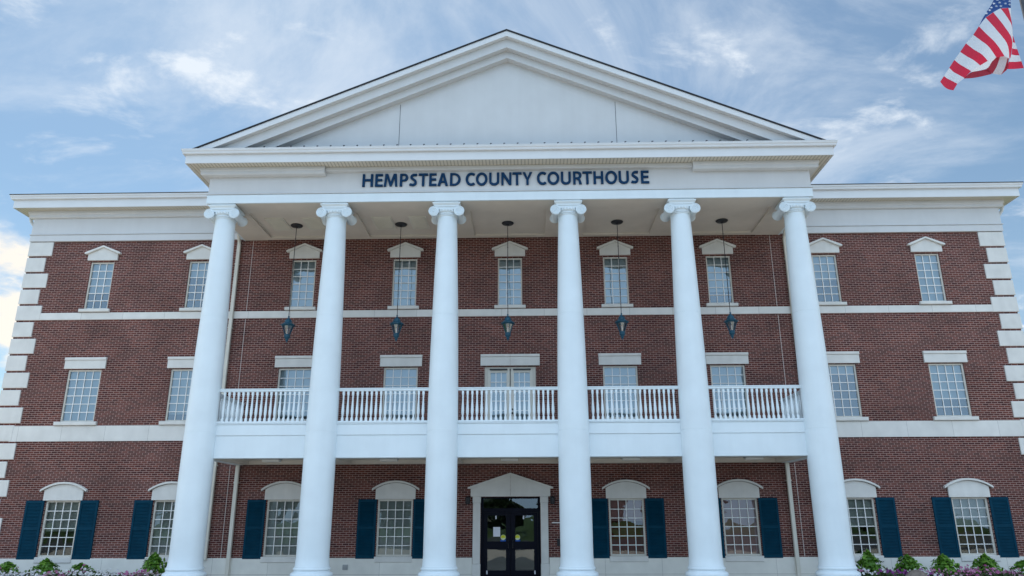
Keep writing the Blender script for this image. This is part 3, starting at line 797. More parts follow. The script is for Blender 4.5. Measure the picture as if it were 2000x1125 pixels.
# ------------------------------------------------------------------ lettering on the frieze
def arcpts(cx, cz, rx, rz, a0, a1, n=18):
    return [(cx+rx*cos(radians(a0+(a1-a0)*i/n)), cz+rz*sin(radians(a0+(a1-a0)*i/n))) for i in range(n+1)]
def glyph(ch, w, h=.445, s=.079):
    t = s*.86
    if ch == 'H': return [[(0, 0), (s, 0), (s, h*.45), (w-s, h*.45), (w-s, 0), (w, 0), (w, h), (w-s, h), (w-s, h*.45+t), (s, h*.45+t), (s, h), (0, h)]]
    if ch == 'E': return [[(0, 0), (w, 0), (w, t), (s, t), (s, h*.44), (w*.92, h*.44), (w*.92, h*.44+t), (s, h*.44+t), (s, h-t), (w*.98, h-t), (w*.98, h), (0, h)]]
    if ch == 'T': return [[(w/2-s/2, 0), (w/2+s/2, 0), (w/2+s/2, h-t), (w, h-t), (w, h), (0, h), (0, h-t), (w/2-s/2, h-t)]]
    if ch == 'N': return [[(0, 0), (s*.92, 0), (s*.92, h*.68), (w-s*1.05, 0), (w, 0), (w, h), (w-s*.92, h), (w-s*.92, h*.34), (s*1.05, h), (0, h)]]
    if ch == 'M':
        return [[(0, 0), (s*.88, 0), (s*1.22, h*.70), (w/2-s*.42, 0.01), (w/2+s*.42, 0.01), (w-s*1.22, h*.70), (w-s*.88, 0), (w, 0), (w-.032, h), (w-.032-s*1.25, h), (w/2, h*.36), (.032+s*1.25, h), (.032, h)]]
    if ch == 'Y': return [[(w/2-s/2, 0), (w/2+s/2, 0), (w/2+s/2, h*.42), (w, h), (w-s*1.1, h), (w/2, h*.56), (s*1.1, h), (0, h), (w/2-s/2, h*.42)]]
    if ch == 'A':
        k = s*1.05
        return [[(0, 0), (k, 0), (k+.034, h*.25), (w-k-.034, h*.25), (w-k, 0), (w, 0), (w/2+s*.62, h), (w/2-s*.62, h)],
                [(k+.055, h*.25+t*.85), (w/2, h*.80), (w-k-.055, h*.25+t*.85)]]
    if ch == 'O': return [arcpts(w/2, h/2, w/2, h/2+.008, 0, 352, 44), arcpts(w/2, h/2, w/2-s*1.04, h/2-t*.95, 0, 352, 44)]
    if ch == 'C':
        r = w*.60; a = arcpts(r, h/2, r, h/2+.008, 52, 308, 30); b = arcpts(r, h/2, r-s*1.06, h/2-t*.95, 308, 52, 30)
        a = [(min(x, w), z) for x, z in a]
        return [[(w, h-.014)]+[p for p in a if p[0] < w-.004]+[(w, .014), (w-.012, t)]+[p for p in b if p[0] < w-.03]+[(w-.012, h-t)]]
    if ch == 'U':
        r = w/2; o_ = arcpts(r, r*.82, r, r*.82+.008, 180, 360, 20); i_ = arcpts(r, r*.82, r-s, r*.82-t*.92, 360, 180, 20)
        return [[(0, h)]+o_+[(w, h), (w-s, h)]+i_+[(s, h)]]
    if ch == 'D':
        o_ = arcpts(w*.36, h/2, w*.64, h/2, -90, 90, 24); i_ = arcpts(w*.36, h/2, w*.64-s*1.04, h/2-t*.9, 90, -90, 24)
        return [[(0, 0)]+o_+[(0, h)], [(s, t*.9)]+[(s, h-t*.9)]+i_]
    if ch in 'PR':
        bz = h*.40; rz = (h-bz)/2
        o_ = arcpts(w*.50, bz+rz, w*.48, rz, -90, 90, 18); i_ = arcpts(w*.46, bz+rz, w*.48-s*.95, rz-t*.85, 90, -90, 18)
        hole = [(s, bz+t*.85), (s, h-t*.85)]+i_
        if ch == 'P': return [[(0, 0), (s, 0), (s, bz)]+o_+[(0, h)], hole]
        leg = [(0, 0), (s, 0), (s, bz), (w*.44, bz), (w*.60, bz*.72), (w-s*1.12, 0), (w, 0), (w*.84, bz*.82), (w*.72, bz+.012)]
        oo = [p for p in o_ if p[0] > w*.70 and p[1] < bz+rz] + [p for p in o_ if p[1] >= bz+rz]
        return [leg+oo+[(0, h)], hole]
    if ch == 'S':
        cl = [(w*.90, h*.885), (w*.72, h*.905), (w*.52, h*.90), (w*.33, h*.85), (w*.22, h*.74), (w*.28, h*.63), (w*.46, h*.545), (w*.64, h*.46), (w*.77, h*.345),
              (w*.74, h*.20), (w*.58, h*.11), (w*.40, h*.095), (w*.20, h*.115), (w*.03, h*.155)]
        # smooth the centre line
        pts = []
        for i in range(len(cl)-1):
            p0 = cl[max(i-1, 0)]; p1 = cl[i]; p2 = cl[i+1]; p3 = cl[min(i+2, len(cl)-1)]
            for j in range(4):
                u = j/4
                pts.append(tuple(.5*((2*p1[q])+(-p0[q]+p2[q])*u+(2*p0[q]-5*p1[q]+4*p2[q]-p3[q])*u*u+(-p0[q]+3*p1[q]-3*p2[q]+p3[q])*u**3) for q in (0, 1)))
        pts.append(cl[-1]); A = []; B = []
        for i, p in enumerate(pts):
            q0 = pts[max(i-1, 0)]; q1 = pts[min(i+1, len(pts)-1)]
            dx, dz = q1[0]-q0[0], q1[1]-q0[1]; l = sqrt(dx*dx+dz*dz); nx, nz = -dz/l, dx/l
            hw_ = s*.46
            A.append((p[0]+nx*hw_, p[1]+nz*hw_)); B.append((p[0]-nx*hw_, p[1]-nz*hw_))
        return [A+B[::-1]]
sign = empty('sign', (0, EF, 12.135))
tag(sign, 'navy raised lettering spelling HEMPSTEAD COUNTY COURTHOUSE on the portico frieze', 'sign')
LX = [-4.759, -4.411, -4.338, -4.086, -4.045, -3.606, -3.525, -3.246, -3.208, -2.943, -2.91, -2.604, -2.558, -2.315, -2.28, -1.937, -1.875, -1.524, -1.362, -1.052, -1.025, -.643, -.589, -.258, -.19, .142, .175, .478, .508, .823,
      .974, 1.288, 1.318, 1.708, 1.761, 2.085, 2.16, 2.443, 2.469, 2.777, 2.825, 3.145, 3.208, 3.596, 3.646, 3.979, 4.047, 4.309, 4.372, 4.634]
TXT = 'HEMPSTEADCOUNTYCOURTHOUSE'
for i, ch in enumerate(TXT):
    x0, x1 = LX[2*i], LX[2*i+1]
    cu = bpy.data.curves.new('letter', 'CURVE'); cu.dimensions = '2D'; cu.fill_mode = 'BOTH'; cu.extrude = .028
    for poly in glyph(ch, x1-x0):
        sp = cu.splines.new('POLY'); sp.points.add(len(poly)-1); sp.use_cyclic_u = True
        for p, (a, b) in zip(sp.points, poly): p.co = (a, b, 0, 1)
    tmp = bpy.data.objects.new('letter', cu)
    COL.objects.link(tmp)
    me = bpy.data.meshes.new_from_object(tmp.evaluated_get(bpy.context.evaluated_depsgraph_get()))
    bpy.data.objects.remove(tmp); bpy.data.curves.remove(cu)
    me.transform(Matrix.Rotation(pi/2, 4, 'X')); me.name = 'letter'
    me.materials.clear(); me.materials.append(M['lettering'])
    link('letter', me, sign, (x0, -.030, 0))

# ------------------------------------------------------------------ hanging lanterns
def make_lantern():
    root = empty('hanging_lantern')
    zc = 11.69; zt = 8.33
    mb = MB(); mb.lathe([(.0, 0), (.20, 0), (.215, -.02), (.19, -.05), (.06, -.075), (.03, -.11), (0, -.11)], (0, 0, 0), 28); mb.build('ceiling_plate', M['black_metal'], root)
    mb = MB(); mb.tube([(0, 0, -.10), (0, 0, zt-zc+.02)], .012, 8)
    for k in range(7): mb.lathe([(.012, -.02), (.017, -.012), (.017, .012), (.012, .02)], (0, 0, -.5-k*.42), 8)
    mb.build('rod', M['black_metal'], root)
    b = -(zc-zt)
    mb = MB(); sg = 8; ro = pi/8
    mb.lathe([(0, b+.03), (.022, b+.03), (.03, b+.0), (.022, b-.03), (.045, b-.05), (.05, b-.08), (.09, b-.10), (.115, b-.14), (.125, b-.20), (.20, b-.265), (.245, b-.285), (.25, b-.305), (.215, b-.31), (.195, b-.335), (.19, b-.345), (0, b-.345)], (0, 0, 0), sg, rot=ro)
    mb.build('roof', M['lantern'], root, smooth=20)
    mb = MB()
    for k in range(sg):
        a = 2*pi*k/sg+ro
        mb.tube([(.185*cos(a), .185*sin(a), b-.34), (.088*cos(a), .088*sin(a), b-.625)], .010, 6)
    mb.lathe([(.0, b-.62), (.095, b-.62), (.10, b-.635), (.095, b-.70), (.105, b-.71), (.10, b-.725), (.07, b-.76), (.05, b-.80), (.058, b-.815), (.045, b-.835), (.02, b-.87), (.026, b-.885), (0, b-.905)], (0, 0, 0), sg, rot=ro)
    mb.build('cage', M['lantern'], root, smooth=20)
    mb = MB(); mb.lathe([(.178, b-.345), (.083, b-.622)], (0, 0, 0), sg, cap=False, rot=ro); mb.build('glass', M['lantern_glass'], root, smooth=0)
    mb = MB(); mb.lathe([(.0, b-.62), (.022, b-.62), (.022, b-.50), (.012, b-.49), (.016, b-.46), (0, b-.43)], (0, 0, 0), 10); mb.build('bulb', M['lens'], root)
    return root
lan = make_lantern()
LL = ['black chained blue lantern hanging before the window farthest left under the portico',
      'blue hanging lantern between the second and third portico columns from the left',
      'blue hanging lantern centred above the double balcony door',
      'blue hanging lantern between the fourth and fifth portico columns from the left',
      'blue hanging lantern nearest the rightmost portico column']
LL[0] = 'blue hanging lantern nearest the leftmost portico column'
for i, x in enumerate((-7.53, -3.815, -.043, 3.80, 7.465)):
    o = lan if i == 0 else copy_tree(lan)
    o.location = (x, -1.27, 11.69); o.rotation_euler = (0, 0, .0)
    tag(o, LL[i], 'lantern', 'lanterns hanging from the portico ceiling')

# flush lights under the balcony
def make_light():
    root = empty('ceiling_light')
    mb = MB(); mb.box(-.30, .30, -.16, .16, -.05, 0, bev=0); mb.build('housing', M['grey_plastic'], root)
    mb = MB(); mb.box(-.27, .27, -.13, .13, -.11, -.05); mb.build('lens', M['lens'], root)
    return root
cl = make_light()
CLL = ['flat ceiling light under the balcony in the leftmost bay', 'flat ceiling light under the balcony in the second bay from the left', 'flat ceiling light under the balcony above the entrance door',
       'flat ceiling light under the balcony in the second bay from the right', 'flat ceiling light under the balcony in the rightmost bay']
for i, x in enumerate((-7.72, -3.9, 0.0, 3.9, 7.82)):
    o = cl if i == 0 else copy_tree(cl)
    o.location = (x, -1.15, 3.60); tag(o, CLL[i], 'ceiling light', 'flush lights under the balcony')

# wall lamps beside the entrance
def make_sconce():
    root = empty('wall_lamp')
    mb = MB(); mb.box(-.06, .06, -.02, 0, -.12, .12); mb.build('back_plate', M['black_metal'], root)
    mb = MB(); mb.lathe([(0, .13), (.03, .125), (.095, .075), (.095, .065), (.08, .06), (.075, -.10), (.06, -.13), (0, -.13)], (0, -.12, 0), 12); mb.build('lamp_body', M['black_metal'], root)
    return root
sc = make_sconce()
for i, x in enumerate((-1.41, 1.395)):
    o = sc if i == 0 else copy_tree(sc)
    o.location = (x, 0, 2.30); tag(o, ('small black wall lamp left of the entrance pediment', 'small black wall lamp right of the entrance pediment')[i], 'wall lamp', 'wall lamps beside the entrance')

# notices and stickers on the entrance doors
mb = MB(); mb.box(-.575, -.345, .140, .142, 1.15, 1.45)
tag(mb.build('paper_notice', M['paper']), 'white sheet of paper taped inside the left entrance door', 'notice')
for i, x in enumerate((-.245, .225)):
    root = empty('door_sticker', (x, .138, 1.125))
    mb = MB(); mb.lathe([(0, 0), (.085, 0), (.085, .003), (0, .003)], (0, -.002, 0), 28, 'y'); mb.build('rim', M['sticker_white'], root)
    mb = MB(); mb.prism([(-.072, -.02), (.072, -.02), (.068, .03), (.045, .062), (0, .075), (-.045, .062), (-.068, .03)], -.006, -.0035); mb.build('yellow_disc', M['yellow'], root)
    mb = MB(); mb.prism([(-.09, -.145), (.09, -.145), (.085, -.07), (.045, -.085), (0, -.09), (-.045, -.085), (-.085, -.07)], -.004, 0.0); mb.build('blue_panel', M['blue_sticker'], root)
    tag(root, ('round yellow and blue sticker on the left entrance door', 'round yellow and blue sticker on the right entrance door')[i], 'sticker', 'stickers on the entrance doors')
for i, (x, z) in enumerate(((-.485, 1.755), (.43, 1.755), (-.775, .045), (.785, .045))):
    mb = MB(); mb.box(x-.02, x+.02, .112, .118, z-.055, z+.055)
    tag(mb.build('door_tag', M['paper']), ('small white strip at the top of the left entrance door', 'small white strip at the top of the right entrance door', 'small white strip at the bottom of the left entrance door', 'small white strip at the bottom of the right entrance door')[i], 'door tag', 'white strips on the entrance doors')

# ------------------------------------------------------------------ flag and pole
FY = -10.0
def fp(zx, zy, d=0.0):
    """flag drawing units to metres (x, y, z)"""
    return (10.228+zx*(12.973-10.228)/1238-zy*.452/1125, FY+d, 13.966-zx*.057/1238-zy*2.87/1125)
mb = MB()
mb.lathe([(.085, -.17), (.08, 6), (.055, 16.6)], (0, 0, 0), 18); 
pole = mb.build('flagpole', M['dark_metal'], None, (12.93, FY, 0)); tag(pole, 'tall dark metal flagpole at the right edge in front of the building', 'flagpole')
mb = MB(); mb.lathe([(.0, 16.6), (.05, 16.6), (.11, 16.68), (.12, 16.76), (.09, 16.85), (0, 16.89)], (0, 0, 0), 18); mb.build('finial', M['yellow'], pole)
mb = MB(); mb.lathe([(.12, -.17), (.12, -.1), (.2, -.1), (.2, -.17)], (0, 0, 0), 18); mb.build('collar', M['dark_metal'], pole)
def bez(pts, n):
    out = []
    for i in range(n+1):
        u = i/n*(len(pts)-1); k = min(int(u), len(pts)-2); t = u-k
        p0 = pts[max(k-1, 0)]; p1 = pts[k]; p2 = pts[k+1]; p3 = pts[min(k+2, len(pts)-1)]
        out.append(tuple(.5*((2*p1[q])+(-p0[q]+p2[q])*t+(2*p0[q]-5*p1[q]+4*p2[q]-p3[q])*t*t+(-p0[q]+3*p1[q]-3*p2[q]+p3[q])*t**3) for q in range(len(p1))))
    return out
R_, W_, B_ = 0, 1, 2
flag = MB()
def strip(c0, c1, m, n=14, sub=3):
    a = bez(c0, n); b = bez(c1, n)
    for i in range(n):
        for j in range(sub):
            u0, u1 = j/sub, (j+1)/sub
            L_ = lambda p, q, u: tuple(p[k]+(q[k]-p[k])*u for k in range(3))
            flag.quad(fp(*L_(a[i], b[i], u0)), fp(*L_(a[i], b[i], u1)), fp(*L_(a[i+1], b[i+1], u1)), fp(*L_(a[i+1], b[i+1], u0)), m)
# stripe boundaries on the front sheet: (x, y, depth)
Bd = [
 [(1105, 78, .05), (1106, 150, .06), (1112, 280, .08), (1118, 360, .09)],
 [(1068, 85, .02), (1092, 180, .03), (1110, 270, .05), (1113, 380, .07)],
 [(970, 105, -.03), (1030, 215, -.06), (1085, 310, -.03), (1108, 450, .05)],
 [(880, 158, -.06), (975, 330, -.12), (1065, 470, -.08), (1068, 640, .02)],
 [(795, 218, -.06), (880, 370, -.14), (1005, 520, -.10), (1050, 655, .0)],
 [(722, 312, -.05), (775, 410, -.12), (880, 520, -.12), (992, 636, -.03)],
 [(663, 402, -.03), (720, 480, -.10), (800, 555, -.12), (900, 652, -.04)],
 [(590, 488, .0), (655, 570, -.06), (730, 635, -.10), (805, 692, -.05)],
 [(530, 577, .02), (590, 640, -.03), (650, 690, -.07), (722, 742, -.05)],
 [(468, 662, .03), (515, 715, .0), (570, 765, -.04), (628, 800, -.04)],
 [(412, 748, .03), (455, 795, .02), (505, 835, -.01), (556, 872, -.03)],
 [(352, 840, .02), (390, 868, .02), (430, 895, .0), (483, 932, -.02)],
 [(306, 905, .0), (345, 955, .0), (390, 985, .0), (440, 1002, -.02)]]
for i, m_ in enumerate((W_, R_, W_, R_, W_, R_, W_, R_, W_, R_, W_, R_)):
    strip(Bd[i], Bd[i+1], m_)
# right hand fold that wraps behind, striped across
def band(y0a, y0b, y1a, y1b, m, d0=.09, d1=.22):
    xa0 = 1105+(y0a-100)*.012-max(0, y0a-560)*.42; xa1 = 1105+(y1a-100)*.012-max(0, y1a-560)*.42
    xr = lambda y: 1107+132*((max(y, 60)-60)/560)**1.25
    strip([(xa0, y0a, d0), ((xa0+xr(y0b))/2, (y0a+y0b)/2, d0+.08), (xr(y0b), y0b, d1)], [(xa1, y1a, d0), ((xa1+xr(y1b))/2, (y1a+y1b)/2, d0+.08), (xr(y1b), y1b, d1)], m, 6, 2)
for ya, yb, yc, yd, m_ in ((150, 140, 365, 345, W_), (365, 345, 440, 420, R_), (440, 420, 515, 490, W_), (515, 490, 585, 560, R_), (585, 560, 665, 625, W_), (665, 625, 745, 700, R_)):
    band(ya, yb, yc, yd, m_)
# under-fold along the bottom edge (reverse of the cloth), its shade painted as darker colours
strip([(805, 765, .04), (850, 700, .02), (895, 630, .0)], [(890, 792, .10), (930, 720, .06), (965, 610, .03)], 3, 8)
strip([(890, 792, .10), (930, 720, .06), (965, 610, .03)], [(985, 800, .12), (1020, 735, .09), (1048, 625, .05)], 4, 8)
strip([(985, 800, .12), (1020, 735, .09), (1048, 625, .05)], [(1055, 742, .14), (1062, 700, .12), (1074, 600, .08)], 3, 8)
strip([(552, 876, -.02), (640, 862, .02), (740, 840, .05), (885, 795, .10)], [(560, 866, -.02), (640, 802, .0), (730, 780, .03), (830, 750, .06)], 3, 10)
# white hem between stripe ends and fold
strip([(628, 800, -.03), (722, 742, -.04), (805, 692, -.04), (900, 652, -.03)], [(640, 803, -.01), (730, 781, .01), (820, 752, .02), (860, 690, .01)], W_, 10, 2)
# canton, carried up to the pole
strip([(1105, 78, .05), (1068, 85, .02), (970, 105, -.03), (880, 158, -.06), (795, 218, -.06), (722, 312, -.05)],
      [(1105, 20, .05), (1085, 15, .02), (1010, 15, -.02), (935, 20, -.05), (840, 108, -.05), (760, 235, -.04)], B_, 20, 4)
strip([(1105, 20, .05), (1085, 15, .02), (1010, 15, -.02), (935, 20, -.05), (840, 108, -.05)],
      [(1130, -260, .1), (1120, -270, .02), (1060, -270, -.05), (985, -230, -.05), (905, 0, -.04)], B_, 16, 6)
strip([(1130, -260, .1), (1120, -270, .02), (1060, -270, -.05), (985, -230, -.05)],
      [(1215, -330, .0), (1212, -420, .02), (1205, -560, -.02), (1195, -700, .0)], B_, 12, 6)
def star(zx, zy, r, d, tilt):
    pts = []
    for k in range(10):
        a = pi/2+tilt+k*pi/5; q = r if k % 2 == 0 else r*.42
        pts.append(fp(zx+q*cos(a)*1.05, zy-q*sin(a)*.72, d))
    flag.ngon(pts, W_)
for zx, zy, d in ((925, 22, -.075), (1000, 8, -.05), (1075, 18, -.015), (885, 66, -.085), (950, 50, -.07), (1022, 52, -.04), (1080, 52, .0), (910, 96, -.085), (855, 112, -.085), (835, 142, -.085),
                  (965, 88, -.06), (800, 176, -.08), (960, -40, -.085), (1040, -45, -.07), (1100, -50, -.0), (980, -100, -.085), (1060, -110, -.07)):
    star(zx, zy, 20, d, .2)
def cloth(name, c, back=1.0):
    m, nt, out = newmat(name); L = nt.links.new
    b = N(nt, 'ShaderNodeBsdfPrincipled'); b.inputs['Base Color'].default_value = (*c, 1); b.inputs['Roughness'].default_value = .7
    t = N(nt, 'ShaderNodeBsdfTranslucent'); t.inputs[0].default_value = (*c, 1)
    x = N(nt, 'ShaderNodeMixShader'); x.inputs[0].default_value = .28
    L(b.outputs[0], x.inputs[1]); L(t.outputs[0], x.inputs[2]); L(x.outputs[0], out.inputs[0])
    geo = N(nt, 'ShaderNodeNewGeometry'); w = N(nt, 'ShaderNodeTexNoise'); w.inputs['Scale'].default_value = 7.0
    L(geo.outputs['Position'], w.inputs['Vector'])
    bp = N(nt, 'ShaderNodeBump'); bp.inputs['Strength'].default_value = .5; bp.inputs['Distance'].default_value = .03
    L(w.outputs[0], bp.inputs['Height']); L(bp.outputs[0], b.inputs['Normal'])
    return m
fo = flag.build('flag', [cloth('flag_red', (.50, .012, .045)), cloth('flag_white', (.56, .60, .66)), cloth('flag_blue', (.012, .055, .22)), cloth('flag_red_shaded', (.24, .012, .03)), cloth('flag_white_shaded', (.40, .38, .42))], None, recalc=False, smooth=0)  # last two: same red and white cloth, fold shade painted in
fo.data.polygons.foreach_set('use_smooth', [True]*len(fo.data.polygons))
tag(fo, 'American flag hanging limp with red and white stripes and starred blue canton', 'flag')

# ------------------------------------------------------------------ planting
def shrub_mesh(seed, n=620):
    rnd = random.Random(seed); mb = MB()
    for k in range(n):
        # dome with a pointed crown, uneven outline
        a = rnd.uniform(0, 2*pi); h = rnd.random()**.85
        lump = 1+.20*sin(3*a+seed+4*h)+.16*sin(5*a+seed*2+7*h)
        rr = (1-h**1.6)**.7*.41*lump*rnd.uniform(.35, 1.10)
        p = Vector((rr*cos(a), rr*sin(a), .05+h*.53+rnd.uniform(-.04, .04)))
        s = rnd.uniform(.045, .085)
        out = Vector((cos(a), sin(a), .5+h)).normalized()
        up = (out+Vector((rnd.uniform(-.7, .7), rnd.uniform(-.7, .7), rnd.uniform(-.4, .5)))).normalized()
        t = up.cross(Vector((rnd.uniform(-1, 1), rnd.uniform(-1, 1), rnd.uniform(-1, 1)))).normalized(); b = up.cross(t)
        fold = up*s*.25
        mb.add([p-t*s, p+b*s*.55-fold*0, p+t*s*1.1-fold, p-b*s*.55], [(0, 1, 2, 3)])
    return mb.mesh('shrub', M['shrub_leaf'], 0, recalc=False)
shr = [shrub_mesh(s) for s in (1, 2, 3)]
def stem_mesh():
    mb = MB()
    for k in range(7):
        a = 2*pi*k/7; mb.tube([(0, 0, -.02), (.06*cos(a), .06*sin(a), .16), (.17*cos(a), .17*sin(a), .36)], [.012, .009, .004], 6)
    return mb.mesh('stem', M['bark'], 30)
STM = stem_mesh()
SL = [(-15.48, .38, 'bright green leafy shrub at the far left edge below the shutter'), (-14.3, .46, 'bright green leafy shrub under the leftmost ground floor window'),
      (-13.2, .34, 'low green shrub between the two left ground floor windows'), (-10.93, .60, 'tall green shrub beside the leftmost column base'),
      (10.84, .62, 'dark green shrub beside the rightmost column base'), (12.0, .51, 'green shrub behind the brown rock'), (13.08, .52, 'green shrub left of the rightmost ground floor window'),
      (14.32, .52, 'green shrub under the rightmost ground floor window'), (15.4, .36, 'low green shrub at the far right edge')]
for i, (x, h, lb) in enumerate(SL):
    o = link('shrub', shr[i % 3], None, (x, -1.6, .03), (0, 0, i*1.7), (1.0+.06*(i % 2), 1.0, h/.56+.06))
    link('stem', STM, o)
    tag(o, lb, 'shrub', 'shrubs in the flower beds')
def flowers(name, x0, x1, mats, seed, label, n, zh):
    rnd = random.Random(seed); mb = MB()
    clumps = [(rnd.uniform(x0, x1), rnd.uniform(-3.3, -2.1), rnd.uniform(.10, .24), rnd.uniform(.6, 1.25)) for k in range(58)]
    for k in range(n):
        q_ = rnd.choice(clumps); cx_ = q_[0]+rnd.gauss(0, q_[2]); cy = q_[1]+rnd.gauss(0, q_[2])
        zt = zh*(.62+.5*max(0, sin(cx_*2.1+seed)+.3*sin(cx_*5.3))*.55)*q_[3]*rnd.uniform(.45, 1.1)*max(.3, 1-abs(cx_-q_[0])/(q_[2]*4))
        if rnd.random() < .8:
            for j in range(2):
                s = rnd.uniform(.03, .065); p = Vector((cx_, cy, .06+zt*rnd.uniform(.2, .95)))
                t = Vector((rnd.uniform(-1, 1), rnd.uniform(-1, 1), rnd.uniform(-.3, .8))).normalized(); b = t.cross(Vector((rnd.uniform(-1, 1), rnd.uniform(-1, 1), 1))).normalized()
                mb.add([p-t*s, p+b*s*.5, p+t*s, p-b*s*.5], [(0, 1, 2, 3)], 0)
        if rnd.random() < .36:
            m_ = 1+int((sin(cx_*1.35+seed*1.7)*.5+.5)*(len(mats)-.01)+rnd.uniform(-.6, .6)) if len(mats) > 1 else 1
            m_ = max(1, min(len(mats), m_))
            p = Vector((cx_, cy-.02, .08+zt)); r = rnd.uniform(.030, .050)
            nrm = Vector((rnd.uniform(-.6, .6), rnd.uniform(-1.3, .1), rnd.uniform(.2, 1))).normalized()
            t = nrm.cross(Vector((0, .1, 1))).normalized(); b = nrm.cross(t)
            ring = []
            for j in range(10):
                a = 2*pi*j/10; q = r*(1.0 if j % 2 == 0 else .72)
                ring.append(p+t*q*cos(a)+b*q*sin(a)+nrm*.008*(j % 2))
            i0 = len(mb.v); mb.v += [tuple(p-nrm*.012)]+[tuple(v) for v in ring]
            for j in range(10): mb.f.append((i0, i0+1+j, i0+1+(j+1) % 10)); mb.m.append(m_)
    o = mb.build(name, [M['dark_leaf']]+[M[c] for c in mats], None, smooth=0, recalc=False)
    return tag(o, label, 'flowers', None, 'stuff')
flowers('flower_bed', -16.6, -10.1, ['petal_white', 'petal_dusty', 'petal_pink', 'petal_white'], 3, 'white and dusty pink bedding flowers left of the portico', 1500, .30)
flowers('flower_bed', 10.1, 16.4, ['petal_purple', 'petal_white', 'petal_pink', 'petal_dusty', 'petal_pink'], 5, 'pink, white and purple bedding flowers right of the portico', 1350, .28)
bm = bmesh.new(); bmesh.ops.create_icosphere(bm, subdivisions=4, radius=1)
for v in bm.verts:
    n = v.co.normalized(); k = 1+.07*sin(3*n.x+1)*cos(4*n.y)+.04*sin(9*n.z+2*n.x)+.02*sin(17*n.x+11*n.y)
    v.co = Vector((n.x*.36*k, n.y*.26*k, n.z*.31*k))
me = bpy.data.meshes.new('rock'); bm.to_mesh(me); bm.free(); me.materials.append(M['rock'])
me.polygons.foreach_set('use_smooth', [True]*len(me.polygons))
tag(link('rock', me, None, (11.18, -3.75, .0)), 'rounded brown rock among the flowers right of the portico', 'rock')

# far woods across the road: seen only mirrored in the glass
rnd = random.Random(11); mb = MB()
for t_ in range(26):
    tx = -95+t_*7.6+rnd.uniform(-2, 2); ty = -82+rnd.uniform(-8, 4); H = rnd.uniform(11, 14.5)
    if -9 < tx < -3.5: H *= .42
    mb.tube([(tx, ty, -.1), (tx+.1, ty, H*.3), (tx-.1, ty, H*.7)], [.28, .2, .08], 6, 1)
    for k in range(900):
        c = Vector((rnd.gauss(0, 1), rnd.gauss(0, 1), rnd.gauss(0, 1))); c = c.normalized()*rnd.random()**.4
        p = Vector((tx+c.x*3.6, ty+c.y*3.6, H*.52+c.z*H*.48)); s = rnd.uniform(.5, .95)
        t = Vector((rnd.uniform(-1, 1), rnd.uniform(-1, 1), rnd.uniform(-1, 1))).normalized(); b = t.cross(Vector((rnd.uniform(-1, 1), rnd.uniform(-1, 1), rnd.uniform(-1, 1)))).normalized()
        mb.add([p-t*s, p+b*s*.6, p+t*s, p-b*s*.6], [(0, 1, 2, 3)], 0)
o = mb.build('woods', [M['tree_leaf'], M['bark']], None, smooth=0, recalc=False)
tag(o, 'dark green woods across the road mirrored in the entrance glass', 'woods', None, 'stuff')

# ------------------------------------------------------------------ camera
cam = bpy.data.cameras.new('camera'); co = bpy.data.objects.new('camera', cam); COL.objects.link(co)
cam.sensor_width = 36; cam.lens = 36*1471.915/2000; cam.clip_end = 3000
yaw, pitch, roll = -.021978, .299450, -.0031345
fwd = Vector((sin(yaw)*cos(pitch), cos(yaw)*cos(pitch), sin(pitch))); rt = Vector((cos(yaw), -sin(yaw), 0)); up = rt.cross(fwd)
rt2 = cos(roll)*rt+sin(roll)*up; up2 = -sin(roll)*rt+cos(roll)*up
mat = Matrix((rt2, up2, -fwd)).transposed().to_4x4(); mat.translation = Vector((.64412, -25.98476, 1.65))
co.matrix_world = mat
S.camera = co

# ------------------------------------------------------------------ light
SUN_EL, SUN_AZ = radians(56), radians(-28)     # azimuth measured from +Y (behind the building) towards +X
sd = Vector((sin(SUN_AZ)*cos(SUN_EL), cos(SUN_AZ)*cos(SUN_EL), sin(SUN_EL)))
sun = bpy.data.lights.new('sun', 'SUN'); sun.energy = 5.0; sun.angle = radians(.5); sun.color = (1, .95, .87)
so = bpy.data.objects.new('sun', sun); COL.objects.link(so); so.rotation_euler = (-sd).to_track_quat('-Z', 'Y').to_euler()

w = bpy.data.worlds.new('World'); S.world = w; w.use_nodes = True
nt = w.node_tree; nt.nodes.clear(); L = nt.links.new
out = N(nt, 'ShaderNodeOutputWorld')
sky = N(nt, 'ShaderNodeTexSky', sky_type='NISHITA'); sky.sun_disc = False
sky.sun_elevation = SUN_EL; sky.sun_rotation = SUN_AZ; sky.air_density = 1.0; sky.dust_density = .4; sky.ozone_density = 1.0
bg = N(nt, 'ShaderNodeBackground'); bg.inputs['Strength'].default_value = .106; tn = N(nt, 'ShaderNodeMix', data_type='RGBA', blend_type='MULTIPLY'); tn.inputs['Factor'].default_value = 1.0; tn.inputs['B'].default_value = (.76, .955, .97, 1)
L(sky.outputs[0], tn.inputs['A']); L(tn.outputs['Result'], bg.inputs[0])
tc = N(nt, 'ShaderNodeTexCoord'); sp = N(nt, 'ShaderNodeSeparateXYZ'); L(tc.outputs['Generated'], sp.inputs[0])
zz = N(nt, 'ShaderNodeMath', operation='MAXIMUM'); L(sp.outputs[2], zz.inputs[0]); zz.inputs[1].default_value = 0.0
za = N(nt, 'ShaderNodeMath', operation='ADD'); L(zz.outputs[0], za.inputs[0]); za.inputs[1].default_value = .22
dv = N(nt, 'ShaderNodeVectorMath', operation='DIVIDE'); cz = N(nt, 'ShaderNodeCombineXYZ')
for k in range(3): L(za.outputs[0], cz.inputs[k])
L(tc.outputs['Generated'], dv.inputs[0]); L(cz.outputs[0], dv.inputs[1])
